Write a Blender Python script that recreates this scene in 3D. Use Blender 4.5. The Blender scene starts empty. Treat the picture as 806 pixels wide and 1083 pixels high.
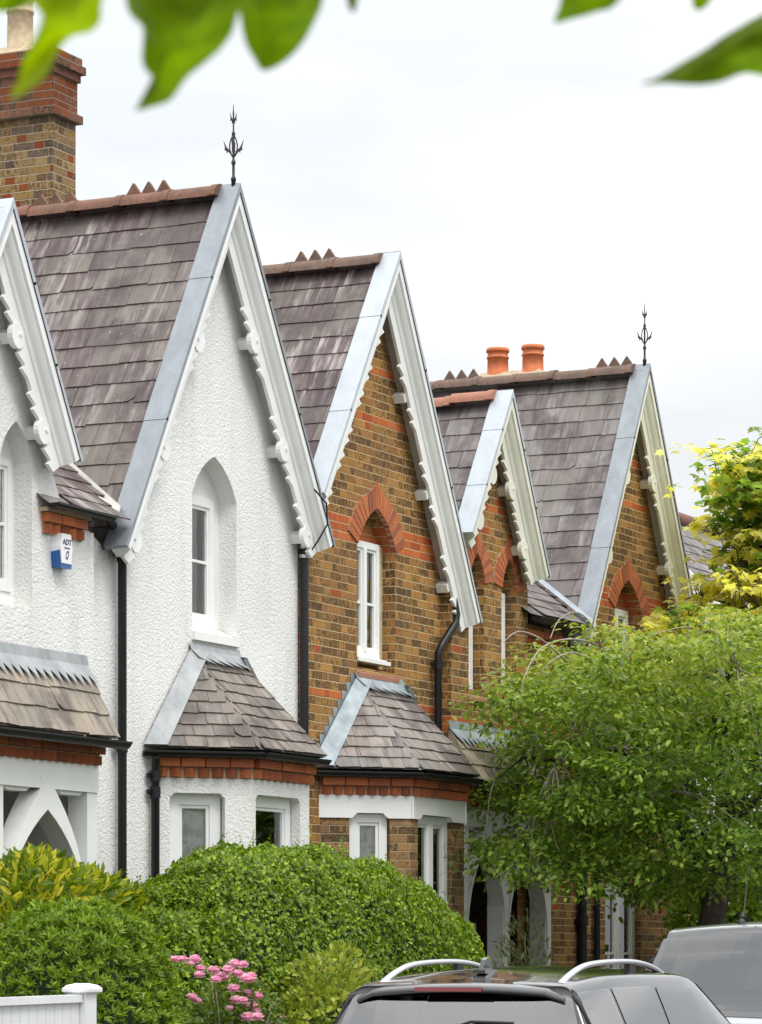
import bpy, bmesh, math, random
import numpy as np
from mathutils import Vector, Matrix, noise
from mathutils.geometry import tessellate_polygon

R = math.radians
rng = random.Random(11)
nr = np.random.default_rng(5)
sc = bpy.context.scene
COL = sc.collection

# =====================================================================
# object helpers
# =====================================================================
def tag(o, label=None, cat=None, group=None, kind=None):
    if label: o['label'] = label
    if cat: o['category'] = cat
    if group: o['group'] = group
    if kind: o['kind'] = kind
    return o

def empty(name, loc, label=None, cat=None, group=None):
    o = bpy.data.objects.new(name, None)
    o.location = loc
    COL.objects.link(o)
    return tag(o, label, cat, group)

def origin_of(p):
    v = Vector((0, 0, 0))
    while p is not None:
        v += p.location
        p = p.parent
    return v

def link_mesh(me, name, mats, parent=None):
    """me holds world coordinates; shift it so that it sits right under its parent"""
    o = bpy.data.objects.new(name, me)
    COL.objects.link(o)
    for m in (mats if isinstance(mats, (list, tuple)) else [mats]):
        me.materials.append(m)
    if parent is not None:
        off = origin_of(parent)
        me.transform(Matrix.Translation(-off))
        o.parent = parent
    return o

class MB:
    """collects polygons, then becomes ONE mesh object"""
    def __init__(self):
        self.v = []; self.f = []; self.uv = []; self.sm = []; self.mi = []
        self.has_uv = False
    def face(self, pts, uv=None, smooth=False, mi=0):
        i = len(self.v)
        self.v.extend([tuple(p) for p in pts])
        self.f.append(tuple(range(i, i + len(pts))))
        self.sm.append(smooth); self.mi.append(mi)
        if uv is not None: self.has_uv = True
        self.uv.append(uv)
    def mesh(self, verts, faces, smooth=False, mi=0):
        i = len(self.v)
        self.v.extend([tuple(p) for p in verts])
        for f in faces:
            self.f.append(tuple(i + k for k in f)); self.sm.append(smooth); self.mi.append(mi); self.uv.append(None)
    def box(self, x0, x1, y0, y1, z0, z1, mi=0):
        v = [(x0,y0,z0),(x1,y0,z0),(x1,y1,z0),(x0,y1,z0),(x0,y0,z1),(x1,y0,z1),(x1,y1,z1),(x0,y1,z1)]
        self.mesh(v, [(0,3,2,1),(4,5,6,7),(0,1,5,4),(1,2,6,5),(2,3,7,6),(3,0,4,7)], mi=mi)
    def obox(self, o, a, b, c, mi=0):
        """box from corner o with edge vectors a, b, c"""
        o, a, b, c = Vector(o), Vector(a), Vector(b), Vector(c)
        v = [o, o+a, o+a+b, o+b, o+c, o+a+c, o+a+b+c, o+b+c]
        f = [(0,3,2,1),(4,5,6,7),(0,1,5,4),(1,2,6,5),(2,3,7,6),(3,0,4,7)]
        if a.cross(b).dot(c) < 0: f = [tuple(reversed(q)) for q in f]
        self.mesh(v, f, mi=mi)
    def prism(self, pts, ext):
        """closed polygon (3D points) extruded by vector ext"""
        n = len(pts); e = Vector(ext)
        P = [Vector(p) for p in pts]; Q = [p + e for p in P]
        i = len(self.v)
        tris = tessellate_polygon([P])
        fs = []
        nrm = Vector((0,0,0))
        for k in range(n): nrm += P[k].cross(P[(k+1) % n])
        flip = nrm.dot(e) > 0
        for t in tris:
            a, b, c_ = t
            fn = (P[b]-P[a]).cross(P[c_]-P[a])
            if (fn.dot(e) > 0): a, c_ = c_, a
            fs.append((a, b, c_)); fs.append((c_+n, b+n, a+n))
        for k in range(n):
            k2 = (k+1) % n
            fs.append((k, k2, k2+n, k+n) if not flip else (k+n, k2+n, k2, k))
        self.mesh(P + Q, fs)
    def tube(self, path, rad, seg=8, smooth=True, cap=True):
        P = [Vector(p) for p in path]
        n = len(P)
        if not hasattr(rad, '__len__'): rad = [rad] * n
        vs = []; up = None
        for i, p in enumerate(P):
            t = (P[min(i+1, n-1)] - P[max(i-1, 0)])
            if t.length < 1e-9: t = Vector((0,0,1))
            t.normalize()
            if up is None:
                up = Vector((1,0,0)) if abs(t.x) < .9 else Vector((0,1,0))
            a = up - t * up.dot(t)
            if a.length < 1e-6: a = t.orthogonal()
            a.normalize(); b = t.cross(a); up = a
            for k in range(seg):
                an = 2*math.pi*k/seg
                vs.append(p + (a*math.cos(an) + b*math.sin(an)) * rad[i])
        fs = []
        for i in range(n-1):
            for k in range(seg):
                k2 = (k+1) % seg
                fs.append((i*seg+k, i*seg+k2, (i+1)*seg+k2, (i+1)*seg+k))
        self.mesh(vs, fs, smooth)
        if cap:
            self.mesh(vs[:seg], [tuple(reversed(range(seg)))])
            self.mesh(vs[-seg:], [tuple(range(seg))])
    def lathe(self, c, prof, seg=20, smooth=True):
        cx, cy, cz = c
        vs = []
        for r, z in prof:
            for k in range(seg):
                a = 2*math.pi*k/seg
                vs.append((cx + r*math.cos(a), cy + r*math.sin(a), cz + z))
        fs = []
        for i in range(len(prof)-1):
            for k in range(seg):
                k2 = (k+1) % seg
                fs.append((i*seg+k, i*seg+k2, (i+1)*seg+k2, (i+1)*seg+k))
        self.mesh(vs, fs, smooth)
        self.mesh(vs[-seg:], [tuple(range(seg))]); self.mesh(vs[:seg], [tuple(reversed(range(seg)))])
    def build(self, name, mat, parent=None):
        me = bpy.data.meshes.new(name)
        me.from_pydata(self.v, [], self.f)
        if self.has_uv:
            L = me.uv_layers.new(name='UVMap')
            k = 0
            for f, u in zip(self.f, self.uv):
                for j in range(len(f)):
                    L.data[k].uv = u[j] if u is not None else (0, 0)
                    k += 1
        me.polygons.foreach_set('use_smooth', self.sm)
        me.polygons.foreach_set('material_index', self.mi)
        me.update()
        return link_mesh(me, name, mat, parent)

# =====================================================================
# materials
# =====================================================================
class NT:
    def __init__(self, name):
        self.m = bpy.data.materials.new(name); self.m.use_nodes = True
        self.t = self.m.node_tree
        self.bsdf = self.t.nodes['Principled BSDF']; self.out = self.t.nodes['Material Output']
        self.L = self.t.links.new
    def n(self, ty, **kw):
        d = self.t.nodes.new(ty)
        for k, v in kw.items(): setattr(d, k, v)
        return d
    def put(self, sock, v):
        if hasattr(v, 'is_linked') or isinstance(v, bpy.types.NodeSocket): self.L(v, sock)
        else: sock.default_value = v
    def math(self, op, a, b=None, c=None):
        d = self.n('ShaderNodeMath', operation=op)
        self.put(d.inputs[0], a)
        if b is not None: self.put(d.inputs[1], b)
        if c is not None: self.put(d.inputs[2], c)
        return d.outputs[0]
    def mix(self, fac, a, b, blend='MIX'):
        d = self.n('ShaderNodeMix', data_type='RGBA', blend_type=blend)
        self.put(d.inputs[0], fac)
        self.put(d.inputs[6], a if not isinstance(a, tuple) else (*a, 1)[:4])
        self.put(d.inputs[7], b if not isinstance(b, tuple) else (*b, 1)[:4])
        return d.outputs[2]
    def noise(self, scale, vec=None, detail=3, rough=.55, out=0):
        d = self.n('ShaderNodeTexNoise')
        d.inputs['Scale'].default_value = scale; d.inputs['Detail'].default_value = detail
        d.inputs['Roughness'].default_value = rough
        if vec is not None: self.L(vec, d.inputs['Vector'])
        return d.outputs[out]
    def ramp(self, fac, stops, interp='LINEAR'):
        d = self.n('ShaderNodeValToRGB')
        cr = d.color_ramp; cr.interpolation = interp
        while len(cr.elements) < len(stops): cr.elements.new(.5)
        for e, (p, c) in zip(cr.elements, stops):
            e.position = p; e.color = (*c, 1) if len(c) == 3 else c
        self.L(fac, d.inputs[0])
        return d.outputs[0]
    def pos(self): return self.n('ShaderNodeNewGeometry').outputs['Position']
    def island(self): return self.n('ShaderNodeNewGeometry').outputs['Random Per Island']
    def maprange(self, v, a, b, c=0., d=1.):
        m = self.n('ShaderNodeMapRange')
        self.L(v, m.inputs[0])
        for i, x in zip((1,2,3,4), (a,b,c,d)): m.inputs[i].default_value = x
        return m.outputs[0]
    def scalev(self, vec, s):
        d = self.n('ShaderNodeVectorMath', operation='MULTIPLY')
        self.L(vec, d.inputs[0]); d.inputs[1].default_value = s
        return d.outputs[0]
    def bump(self, h, strength=.5, dist=.01):
        d = self.n('ShaderNodeBump')
        d.inputs['Strength'].default_value = strength; d.inputs['Distance'].default_value = dist
        self.L(h, d.inputs['Height']); self.L(d.outputs[0], self.bsdf.inputs['Normal'])
        return d
    def col(self, c): self.put(self.bsdf.inputs['Base Color'], c if not isinstance(c, tuple) else (*c, 1)[:4])
    def set(self, **kw):
        for k, v in kw.items():
            self.put(self.bsdf.inputs[k.replace('_', ' ')], v)
        return self

MAT = {}
def simple(name, c, rough=.5, metal=0., var=.12, scale=6., bump=0., bdist=.003, coat=0., spec=.5):
    t = NT(name)
    p = t.pos()
    n = t.noise(scale, p, 5)
    dark = tuple(x*(1-var) for x in c); lite = tuple(min(1, x*(1+var)) for x in c)
    t.col(t.ramp(n, [(.3, dark), (.7, lite)]))
    t.set(Roughness=rough, Metallic=metal, Coat_Weight=coat, Specular_IOR_Level=spec)
    if bump: t.bump(t.noise(scale*12, p, 3), bump, bdist)
    MAT[name] = t.m
    return t.m

simple('white_paint', (.80, .81, .80), .42, var=.05, scale=2.5, bump=.12)
simple('cream_paint', (.73, .72, .64), .45, var=.06, scale=2.5, bump=.12)
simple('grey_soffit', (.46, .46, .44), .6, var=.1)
simple('black_plastic', (.012, .012, .014), .36, var=.25, spec=.3)
simple('cast_iron', (.035, .03, .027), .6, var=.4, scale=60, bump=.4)
simple('jamb_stone', (.50, .41, .25), .85, var=.15, scale=12, bump=.3)
simple('dark_room', (.03, .03, .032), .9)
simple('curtain', (.76, .74, .66), .9, var=.15, scale=3)
simple('grey_blind', (.52, .56, .55), .8, var=.1)
simple('terracotta', (.52, .15, .055), .75, var=.2, scale=14, bump=.3)
simple('pot_buff', (.50, .40, .27), .85, var=.2, scale=20, bump=.3)
simple('soil', (.06, .045, .03), .95, var=.3)
simple('bark', (.055, .042, .032), .9, var=.4, scale=20, bump=.8, bdist=.02)
simple('twig', (.30, .255, .21), .8, var=.3, scale=30)
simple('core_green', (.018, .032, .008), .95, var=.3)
simple('tyre', (.02, .02, .02), .8)
simple('alloy', (.5, .5, .52), .3, metal=.9)
simple('alarm_white', (.82, .83, .84), .3, var=.02)
simple('alarm_blue', (.01, .10, .33), .3, var=.1)
simple('ink_blue', (.02, .03, .16), .5, var=.1)
simple('kerb_stone', (.30, .29, .27), .85, var=.15, bump=.3)
simple('red_lens', (.13, .012, .014), .2, var=.05)
simple('car_black', (.012, .012, .013), .18, var=.1, coat=1.)
simple('car_grey', (.30, .31, .33), .24, metal=.55, var=.04, coat=1.)
simple('rail_silver', (.60, .61, .62), .3, metal=.85, var=.05)
simple('rubber', (.012, .012, .012), .5)
simple('door_grey', (.52, .53, .54), .5)
simple('fence_white', (.68, .69, .70), .5, var=.05, scale=4, bump=.1)
simple('panel_grey', (.45, .46, .48), .55, var=.05)

def asphalt():
    t = NT('asphalt'); p = t.pos()
    t.col(t.ramp(t.noise(180, p, 2), [(.35, (.03,.03,.032)), (.65, (.07,.07,.07))]))
    t.set(Roughness=.9); t.bump(t.noise(180, p, 2), .4, .004); MAT['asphalt'] = t.m
asphalt()
def paving():
    t = NT('paving'); p = t.pos()
    b = t.n('ShaderNodeTexBrick'); t.L(p, b.inputs['Vector'])
    b.inputs['Scale'].default_value = 1; b.inputs['Brick Width'].default_value = .6; b.inputs['Row Height'].default_value = .6
    b.inputs['Mortar Size'].default_value = .006
    b.inputs['Color1'].default_value = (.27,.26,.24,1); b.inputs['Color2'].default_value = (.22,.21,.20,1); b.inputs['Mortar'].default_value = (.1,.1,.09,1)
    t.col(t.mix(.25, b.outputs[0], t.ramp(t.noise(9, p, 5), [(.3,(.15,.15,.14)),(.7,(.35,.34,.32))])))
    t.set(Roughness=.9); MAT['paving'] = t.m
paving()

# ---- Flemish-bond brick, addressed in world metres --------------------
def brick_mat(name, stops, mortar, bands=(), red_all=False, painted=None, dark=.80, red_p=.012, course=.075, rk=1., redt=.62):
    t = NT(name)
    g = t.n('ShaderNodeNewGeometry')
    sp = t.n('ShaderNodeSeparateXYZ'); t.L(g.outputs['Position'], sp.inputs[0])
    sn = t.n('ShaderNodeSeparateXYZ'); t.L(g.outputs['True Normal'], sn.inputs[0])
    wob = t.noise(5, g.outputs['Position'], 2)
    wob2 = t.noise(23, g.outputs['Position'], 2)
    isx = t.math('GREATER_THAN', t.math('ABSOLUTE', sn.outputs[0]), .8)
    u0 = t.math('ADD', t.math('MULTIPLY', sp.outputs[0], t.math('SUBTRACT', 1., isx)), t.math('MULTIPLY', sp.outputs[1], isx))
    u0 = t.math('ADD', u0, t.math('MULTIPLY', t.math('SUBTRACT', wob2, .5), .010))
    z = t.math('ADD', sp.outputs[2], t.math('ADD', t.math('MULTIPLY', t.math('SUBTRACT', wob, .5), .012), t.math('MULTIPLY', t.math('SUBTRACT', wob2, .5), .006)))
    zr = t.math('DIVIDE', z, course)
    row = t.math('FLOOR', zr)
    fz = t.math('SUBTRACT', zr, row)
    odd = t.math('MODULO', row, 2.)
    rj = t.n('ShaderNodeTexWhiteNoise', noise_dimensions='1D'); t.L(row, rj.inputs['W'])
    PER = .3375
    u = t.math('ADD', t.math('ADD', u0, 100.), t.math('ADD', t.math('MULTIPLY', odd, PER/2), t.math('MULTIPLY', rj.outputs[0], .05)))
    ur = t.math('DIVIDE', u, PER)
    cell = t.math('FLOOR', ur)
    fu = t.math('MULTIPLY', t.math('SUBTRACT', ur, cell), PER)
    hd = t.math('GREATER_THAN', fu, .225)
    d1 = t.math('MINIMUM', fu, t.math('ABSOLUTE', t.math('SUBTRACT', fu, .225)))
    du = t.math('MINIMUM', d1, t.math('SUBTRACT', PER, fu))
    dz = t.math('MULTIPLY', t.math('MINIMUM', fz, t.math('SUBTRACT', 1., fz)), course)
    dd = t.math('MINIMUM', t.math('MULTIPLY', du, 1.7), dz)
    fine = t.noise(70, g.outputs['Position'], 3)
    dd2 = t.math('ADD', dd, t.math('MULTIPLY', t.math('SUBTRACT', fine, .5), .008))
    mask = t.maprange(dd2, .0030, .0068)           # 0 mortar, 1 brick
    cv = t.n('ShaderNodeCombineXYZ')
    t.L(t.math('ADD', t.math('MULTIPLY', cell, 2.), hd), cv.inputs[0]); t.L(row, cv.inputs[1])
    wn = t.n('ShaderNodeTexWhiteNoise', noise_dimensions='2D'); t.L(cv.outputs[0], wn.inputs['Vector'])
    wn2 = t.n('ShaderNodeTexWhiteNoise', noise_dimensions='3D'); t.L(cv.outputs[0], wn2.inputs['Vector'])
    base = t.ramp(wn.outputs[0], stops)
    # burnt, sooty patches on the stocks
    patch = t.noise(1, t.scalev(g.outputs['Position'], (34, 34, 20)), 4, .68)
    pm = t.maprange(t.math('ADD', patch, t.math('MULTIPLY', t.math('SUBTRACT', wn2.outputs[0], .5), .26)), .47, .58)
    base = t.mix(t.math('MULTIPLY', pm, dark), base, (.050, .034, .022))
    base = t.mix(t.maprange(t.noise(48, g.outputs['Position'], 3), .52, .75, 0., .45), base, (.50, .31, .10))
    redc = t.ramp(wn2.outputs[0], [(0, (.36*rk,.080*rk,.025*rk)), (.5, (.48*rk,.115*rk,.033*rk)), (1, (.56*rk,.16*rk,.045*rk))])
    redc = t.mix(t.maprange(fine, .5, .8, 0, .35), redc, (.2, .07, .04))
    if red_all:
        base = t.mix(t.math('GREATER_THAN', wn.outputs[0], redt), base, redc)
    else:
        isr = t.math('LESS_THAN', wn2.outputs[0], red_p)
        for (a, b) in bands:
            isr = t.math('MAXIMUM', isr, t.math('MULTIPLY', t.math('GREATER_THAN', row, a-.5), t.math('LESS_THAN', row, b+.5)))
        base = t.mix(isr, base, redc)
    mcol = t.mix(t.noise(8, g.outputs['Position'], 3), tuple(x*.72 for x in mortar), mortar)
    c = t.mix(mask, mcol, base)
    big = t.noise(1.1, g.outputs['Position'], 4)
    c = t.mix(t.maprange(big, .45, .7, 0., .30), c, (.12, .09, .05))
    if painted: c = t.mix(.95, c, painted)
    t.col(c); t.set(Roughness=.9, Specular_IOR_Level=.25)
    h = t.math('ADD', t.math('MULTIPLY', mask, 1.), t.math('MULTIPLY', fine, .55))
    t.bump(h, .75, .010)
    MAT[name] = t.m
    return t.m
STOCK = [(0, (.25,.118,.040)), (.25, (.36,.178,.048)), (.5, (.43,.232,.066)), (.72, (.32,.155,.048)), (.9, (.19,.100,.045)), (1, (.40,.19,.055))]
brick_mat('stock_brick', STOCK, (.60, .44, .24), bands=((71,73),(86,86),(92,92),(52,52)))
brick_mat('stock_brick_wing', STOCK, (.60, .44, .24), bands=((79,79),(84,84),(50,51)), red_p=.03)
brick_mat('bay_brick', [(0,(.24,.13,.06)),(.4,(.36,.22,.10)),(.7,(.28,.17,.08)),(1,(.15,.10,.06))], (.42,.32,.2), red_p=.0)
brick_mat('chimney_brick', [(0,(.30,.20,.07)),(.3,(.20,.12,.06)),(.5,(.36,.25,.10)),(.62,(.12,.09,.07))], (.46,.38,.27), red_all=True, dark=.75, rk=.45, redt=.82)
brick_mat('chimney_red', [(0,(.22,.075,.05)),(.5,(.16,.07,.06)),(1,(.25,.10,.06))], (.30,.25,.20), red_all=True, dark=.9, rk=.40, redt=.5)
brick_mat('painted_brick', STOCK, (.5,.45,.4), painted=(.62,.63,.62))
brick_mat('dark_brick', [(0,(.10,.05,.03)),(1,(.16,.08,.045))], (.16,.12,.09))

def red_brick(name='red_brick', k=1.):
    t = NT(name); p = t.pos()
    c = t.ramp(t.island(), [(0,(.24*k,.065*k,.03*k)),(.3,(.42*k,.115*k,.04*k)),(.7,(.50*k,.15*k,.05*k)),(1,(.32*k,.085*k,.04*k))])
    c = t.mix(t.maprange(t.noise(30, p, 4), .5, .75, 0, .5), c, (.13*k,.06*k,.04*k))
    t.col(c); t.set(Roughness=.85); t.bump(t.noise(90, p, 3), .5, .004)
    MAT[name] = t.m
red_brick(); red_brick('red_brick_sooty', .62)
simple('mortar', (.42,.33,.22), .95, var=.2, scale=20, bump=.5)

def roughcast():
    t = NT('roughcast'); p = t.pos()
    v = t.n('ShaderNodeTexVoronoi'); v.inputs['Scale'].default_value = 46; t.L(p, v.inputs['Vector'])
    n = t.noise(75, p, 4, .6); n2 = t.noise(30, p, 3)
    big = t.noise(.8, p, 5, .6)
    sp = t.n('ShaderNodeSeparateXYZ'); t.L(p, sp.inputs[0])
    st = t.noise(1., t.scalev(p, (6, 6, .7)), 4)
    c = t.ramp(big, [(.3, (.74,.74,.72)), (.7, (.84,.84,.83))])
    c = t.mix(t.maprange(st, .5, .75, 0, .42), c, (.58,.58,.53))
    c = t.mix(t.maprange(n, .62, .8, 0, .25), c, (.45,.45,.42))
    t.col(c); t.set(Roughness=.9, Specular_IOR_Level=.2)
    h = t.math('ADD', t.math('MULTIPLY', v.outputs['Distance'], -.55), t.math('ADD', n, t.math('MULTIPLY', n2, .8)))
    t.bump(h, .62, .014)
    MAT['roughcast'] = t.m
roughcast()
def smooth_render():
    t = NT('smooth_render'); p = t.pos()
    t.col(t.ramp(t.noise(1.5, p, 5), [(.3,(.72,.72,.70)),(.7,(.82,.82,.80))]))
    t.set(Roughness=.75); t.bump(t.noise(30, p, 4), .25, .006); MAT['smooth_render'] = t.m
smooth_render()

def slate(name, stops, streak, light, rough=.62):
    t = NT(name)
    uv = t.n('ShaderNodeTexCoord').outputs['UV']; p = t.pos()
    isl = t.island()
    add = t.n('ShaderNodeVectorMath', operation='ADD')
    cmb = t.n('ShaderNodeCombineXYZ'); t.L(t.math('MULTIPLY', isl, 40.), cmb.inputs[0]); t.L(t.math('MULTIPLY', isl, 9.), cmb.inputs[2])
    t.L(t.scalev(uv, (13, 1.8, 1)), add.inputs[0]); t.L(cmb.outputs[0], add.inputs[1])
    s1 = t.noise(1.0, add.outputs[0], 4, .6)
    s2 = t.noise(2.2, t.scalev(uv, (5.5, .8, 1)), 3)
    c = t.ramp(isl, stops)
    big = t.noise(.9, p, 3)
    # weathered pale streaks running down each slate, in broad areas of more and less
    st = t.math('MULTIPLY', t.maprange(s1, .47, .57), t.math('MULTIPLY', t.maprange(s2, .38, .60, .05, 1.), t.maprange(big, .40, .60, .25, 1.)))
    c = t.mix(t.math('MULTIPLY', st, streak), c, light)
    c = t.mix(t.maprange(s1, .33, .45, .75, 0), c, (.045, .032, .034))
    c = t.mix(t.maprange(t.noise(1.7, t.scalev(p,(1.,1.,1.)), 4, .6), .47, .62, 0, .65), c, (.17,.155,.130))
    c = t.mix(t.maprange(t.noise(2.3, t.scalev(p,(1.,1.,.8)), 4, .6), .50, .62, 0, .6), c, (.045,.030,.031))
    lich = t.noise(38, p, 2)
    c = t.mix(t.maprange(lich, .735, .76, 0, .8), c, (.55, .54, .48))
    t.col(c); t.set(Roughness=t.ramp(s1, [(.3,(rough*.8,)*3),(.7,(rough*1.15,)*3)]), Specular_IOR_Level=.45)
    t.bump(t.math('ADD', s1, t.math('MULTIPLY', t.noise(45, p, 4), .6)), .35, .006)
    MAT[name] = t.m
PURP = [(0,(.072,.045,.047)),(.22,(.105,.070,.069)),(.42,(.066,.042,.045)),(.58,(.125,.104,.090)),(.76,(.090,.059,.058)),(.92,(.155,.134,.114)),(1,(.080,.050,.053))]
slate('slate_purple', PURP, .85, (.40,.365,.35))
slate('slate_grey', [(0,(.115,.095,.095)),(.3,(.165,.145,.14)),(.5,(.13,.10,.105)),(.75,(.20,.185,.18)),(1,(.14,.115,.115))], .7, (.33,.31,.30))
slate('slate_bay', [(0,(.13,.105,.085)),(.3,(.20,.165,.135)),(.55,(.11,.10,.095)),(.8,(.26,.215,.175)),(1,(.17,.14,.12))], .6, (.36,.32,.28))
slate('slate_bay_pale', [(0,(.20,.165,.145)),(.3,(.27,.235,.21)),(.55,(.17,.155,.15)),(.8,(.30,.265,.24)),(1,(.25,.20,.18))], .6, (.40,.37,.34))
slate('slate_porch', [(0,(.27,.22,.17)),(.5,(.33,.275,.21)),(1,(.24,.205,.17))], .75, (.42,.35,.26))

def ridge_mat(name, c1, c2, moss):
    t = NT(name); p = t.pos()
    c = t.ramp(t.noise(5, p, 5, .65), [(.3, c1), (.65, c2)])
    c = t.mix(t.maprange(t.noise(18, p, 4), .5, .72, 0, .75), c, moss)
    c = t.mix(t.maprange(t.noise(40, p, 2), .70, .73, 0, .7), c, (.5,.48,.4))
    t.col(c); t.set(Roughness=.9); t.bump(t.noise(60, p, 3), .5, .006); MAT[name] = t.m
ridge_mat('ridge_clay', (.12,.070,.050), (.21,.095,.060), (.07,.055,.042))
ridge_mat('ridge_brown', (.11,.075,.058), (.18,.11,.08), (.065,.054,.045))
ridge_mat('ridge_red', (.30,.13,.085), (.38,.17,.11), (.20,.12,.09))

def lead(name, c, var=.2, rough=.42, metal=.25):
    t = NT(name); p = t.pos()
    n = t.noise(2.2, t.scalev(p, (3, 3, 1.)), 6, .65)
    cc = t.ramp(n, [(.3, tuple(x*(1-var) for x in c)), (.7, tuple(x*(1+var*.6) for x in c))])
    cc = t.mix(t.maprange(t.noise(25, p, 3), .6, .8, 0, .35), cc, tuple(x*.6 for x in c))
    t.col(cc); t.set(Roughness=rough, Metallic=metal); t.bump(t.noise(9, p, 3), .3, .01); MAT[name] = t.m
lead('lead_blue', (.255, .28, .305))
lead('lead_pale', (.46, .50, .54), .12, .5, .1)
lead('lead_old', (.34, .36, .37), .3, .6, .1)
lead('lead_streaked', (.30, .35, .38), .4, .55, .2)
lead('valley_white', (.66, .64, .60), .2, .6, 0.)

def glass(name='window_glass', tint=.95, rip=.12, refl=.08):
    t = NT(name)
    fr = t.n('ShaderNodeFresnel'); fr.inputs[0].default_value = 1.5
    tr = t.n('ShaderNodeBsdfTransparent'); tr.inputs[0].default_value = (tint, tint*1.01, tint, 1)
    gl = t.n('ShaderNodeBsdfGlossy'); gl.inputs['Roughness'].default_value = .03
    if rip:
        bn = t.n('ShaderNodeBump'); bn.inputs['Strength'].default_value = rip; bn.inputs['Distance'].default_value = .02
        t.L(t.noise(3.5, t.pos(), 1), bn.inputs['Height']); t.L(bn.outputs[0], gl.inputs['Normal'])
    mx = t.n('ShaderNodeMixShader')
    f = t.math('MINIMUM', t.math('ADD', t.math('MULTIPLY', fr.outputs[0], 1.5), refl), 1.)
    t.L(f, mx.inputs[0]); t.L(tr.outputs[0], mx.inputs[1]); t.L(gl.outputs[0], mx.inputs[2])
    t.L(mx.outputs[0], t.out.inputs[0]); MAT[name] = t.m
glass()
glass('car_glass', .28, 0., .20)
glass('screen_glass', .36, 0., .04)

def leaf_mat(name, stops, trans=.35, rough=.45, tint=None, mott=0.):
    t = NT(name)
    c = t.ramp(t.island(), stops)
    if tint:
        a = t.n('ShaderNodeAttribute', attribute_name='tint')
        c2 = t.ramp(t.island(), tint)
        c = t.mix(a.outputs['Fac'], c, c2)
    if mott: c = t.mix(t.maprange(t.noise(mott, t.pos(), 4, .6), .35, .7, .55, 0.), c, (.07,.13,.004))
    t.col(c); t.set(Roughness=rough, Specular_IOR_Level=.35)
    tl = t.n('ShaderNodeBsdfTranslucent')
    hs = t.n('ShaderNodeHueSaturation'); hs.inputs['Saturation'].default_value = 1.05; hs.inputs['Value'].default_value = 1.35
    t.L(c, hs.inputs['Color']); t.L(hs.outputs[0], tl.inputs[0])
    mx = t.n('ShaderNodeMixShader'); mx.inputs[0].default_value = trans
    t.L(t.bsdf.outputs[0], mx.inputs[1]); t.L(tl.outputs[0], mx.inputs[2]); t.L(mx.outputs[0], t.out.inputs[0])
    MAT[name] = t.m
leaf_mat('hedge_leaf', [(0,(.060,.112,.006)),(.35,(.120,.205,.009)),(.75,(.20,.305,.012)),(1,(.34,.43,.03))])
leaf_mat('shrub_leaf', [(0,(.075,.135,.008)),(.5,(.155,.25,.013)),(1,(.28,.40,.035))])
leaf_mat('laurel_leaf', [(0,(.07,.14,.012)),(.4,(.17,.25,.015)),(.7,(.38,.40,.025)),(1,(.60,.52,.05))])
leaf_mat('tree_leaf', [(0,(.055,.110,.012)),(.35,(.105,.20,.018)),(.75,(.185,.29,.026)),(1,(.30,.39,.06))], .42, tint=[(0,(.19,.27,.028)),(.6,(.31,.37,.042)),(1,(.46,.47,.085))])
leaf_mat('maple_leaf', [(0,(.10,.20,.025)),(1,(.20,.33,.04))], .6, tint=[(0,(.58,.55,.07)),(.5,(.74,.69,.14)),(1,(.82,.78,.30))])
leaf_mat('light_leaf', [(0,(.13,.19,.02)),(.5,(.26,.32,.035)),(1,(.42,.44,.07))])
leaf_mat('olive_leaf', [(0,(.09,.12,.045)),(1,(.20,.23,.10))])
leaf_mat('rose_leaf', [(0,(.05,.09,.015)),(.6,(.10,.16,.02)),(1,(.18,.24,.03))])
leaf_mat('near_leaf', [(0,(.30,.40,.005)),(1,(.32,.42,.007))], .80, .4, mott=22.)
leaf_mat('near_leaf_pale', [(0,(.38,.46,.010)),(1,(.39,.47,.012))], .8, .4)
leaf_mat('petal', [(0,(.72,.32,.46)),(.5,(.81,.52,.64)),(1,(.87,.74,.79))], .4, .6)

# =====================================================================
# building pieces.  x runs along the street (away to the right), +y into the houses, z up
# =====================================================================
def arch_side(h, H, n, bulge=.10):
    """right-hand flank of a pointed arch, from (h,0) to (0,H), a shallow curve; returns points and outward normals"""
    L = math.hypot(h, H); nx, nz = H/L, h/L
    out = []
    for i in range(n+1):
        t = i/n; b = 4*bulge*L*t*(1-t)
        db = 4*bulge*L*(1-2*t)
        tx, tz = -h + nx*db, H + nz*db; l = math.hypot(tx, tz)
        out.append((h*(1-t)+nx*b, H*t+nz*b, tz/l, -tx/l))
    return out

def arch_pts(xl, xr, zs, za, n=10, bulge=.10):
    """pointed arch from (xl,zs) over the apex to (xr,zs)"""
    xc = (xl + xr)/2; A = arch_side((xr-xl)/2, za-zs, n, bulge)
    left = [(xc-p[0], zs+p[1]) for p in A]
    return left + [(xc+p[0], zs+p[1]) for p in reversed(A[:-1])]

def arched_hole(xl, xr, zb, zs, za):
    return [(xl, zb)] + arch_pts(xl, xr, zs, za) + [(xr, zb)]

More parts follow.
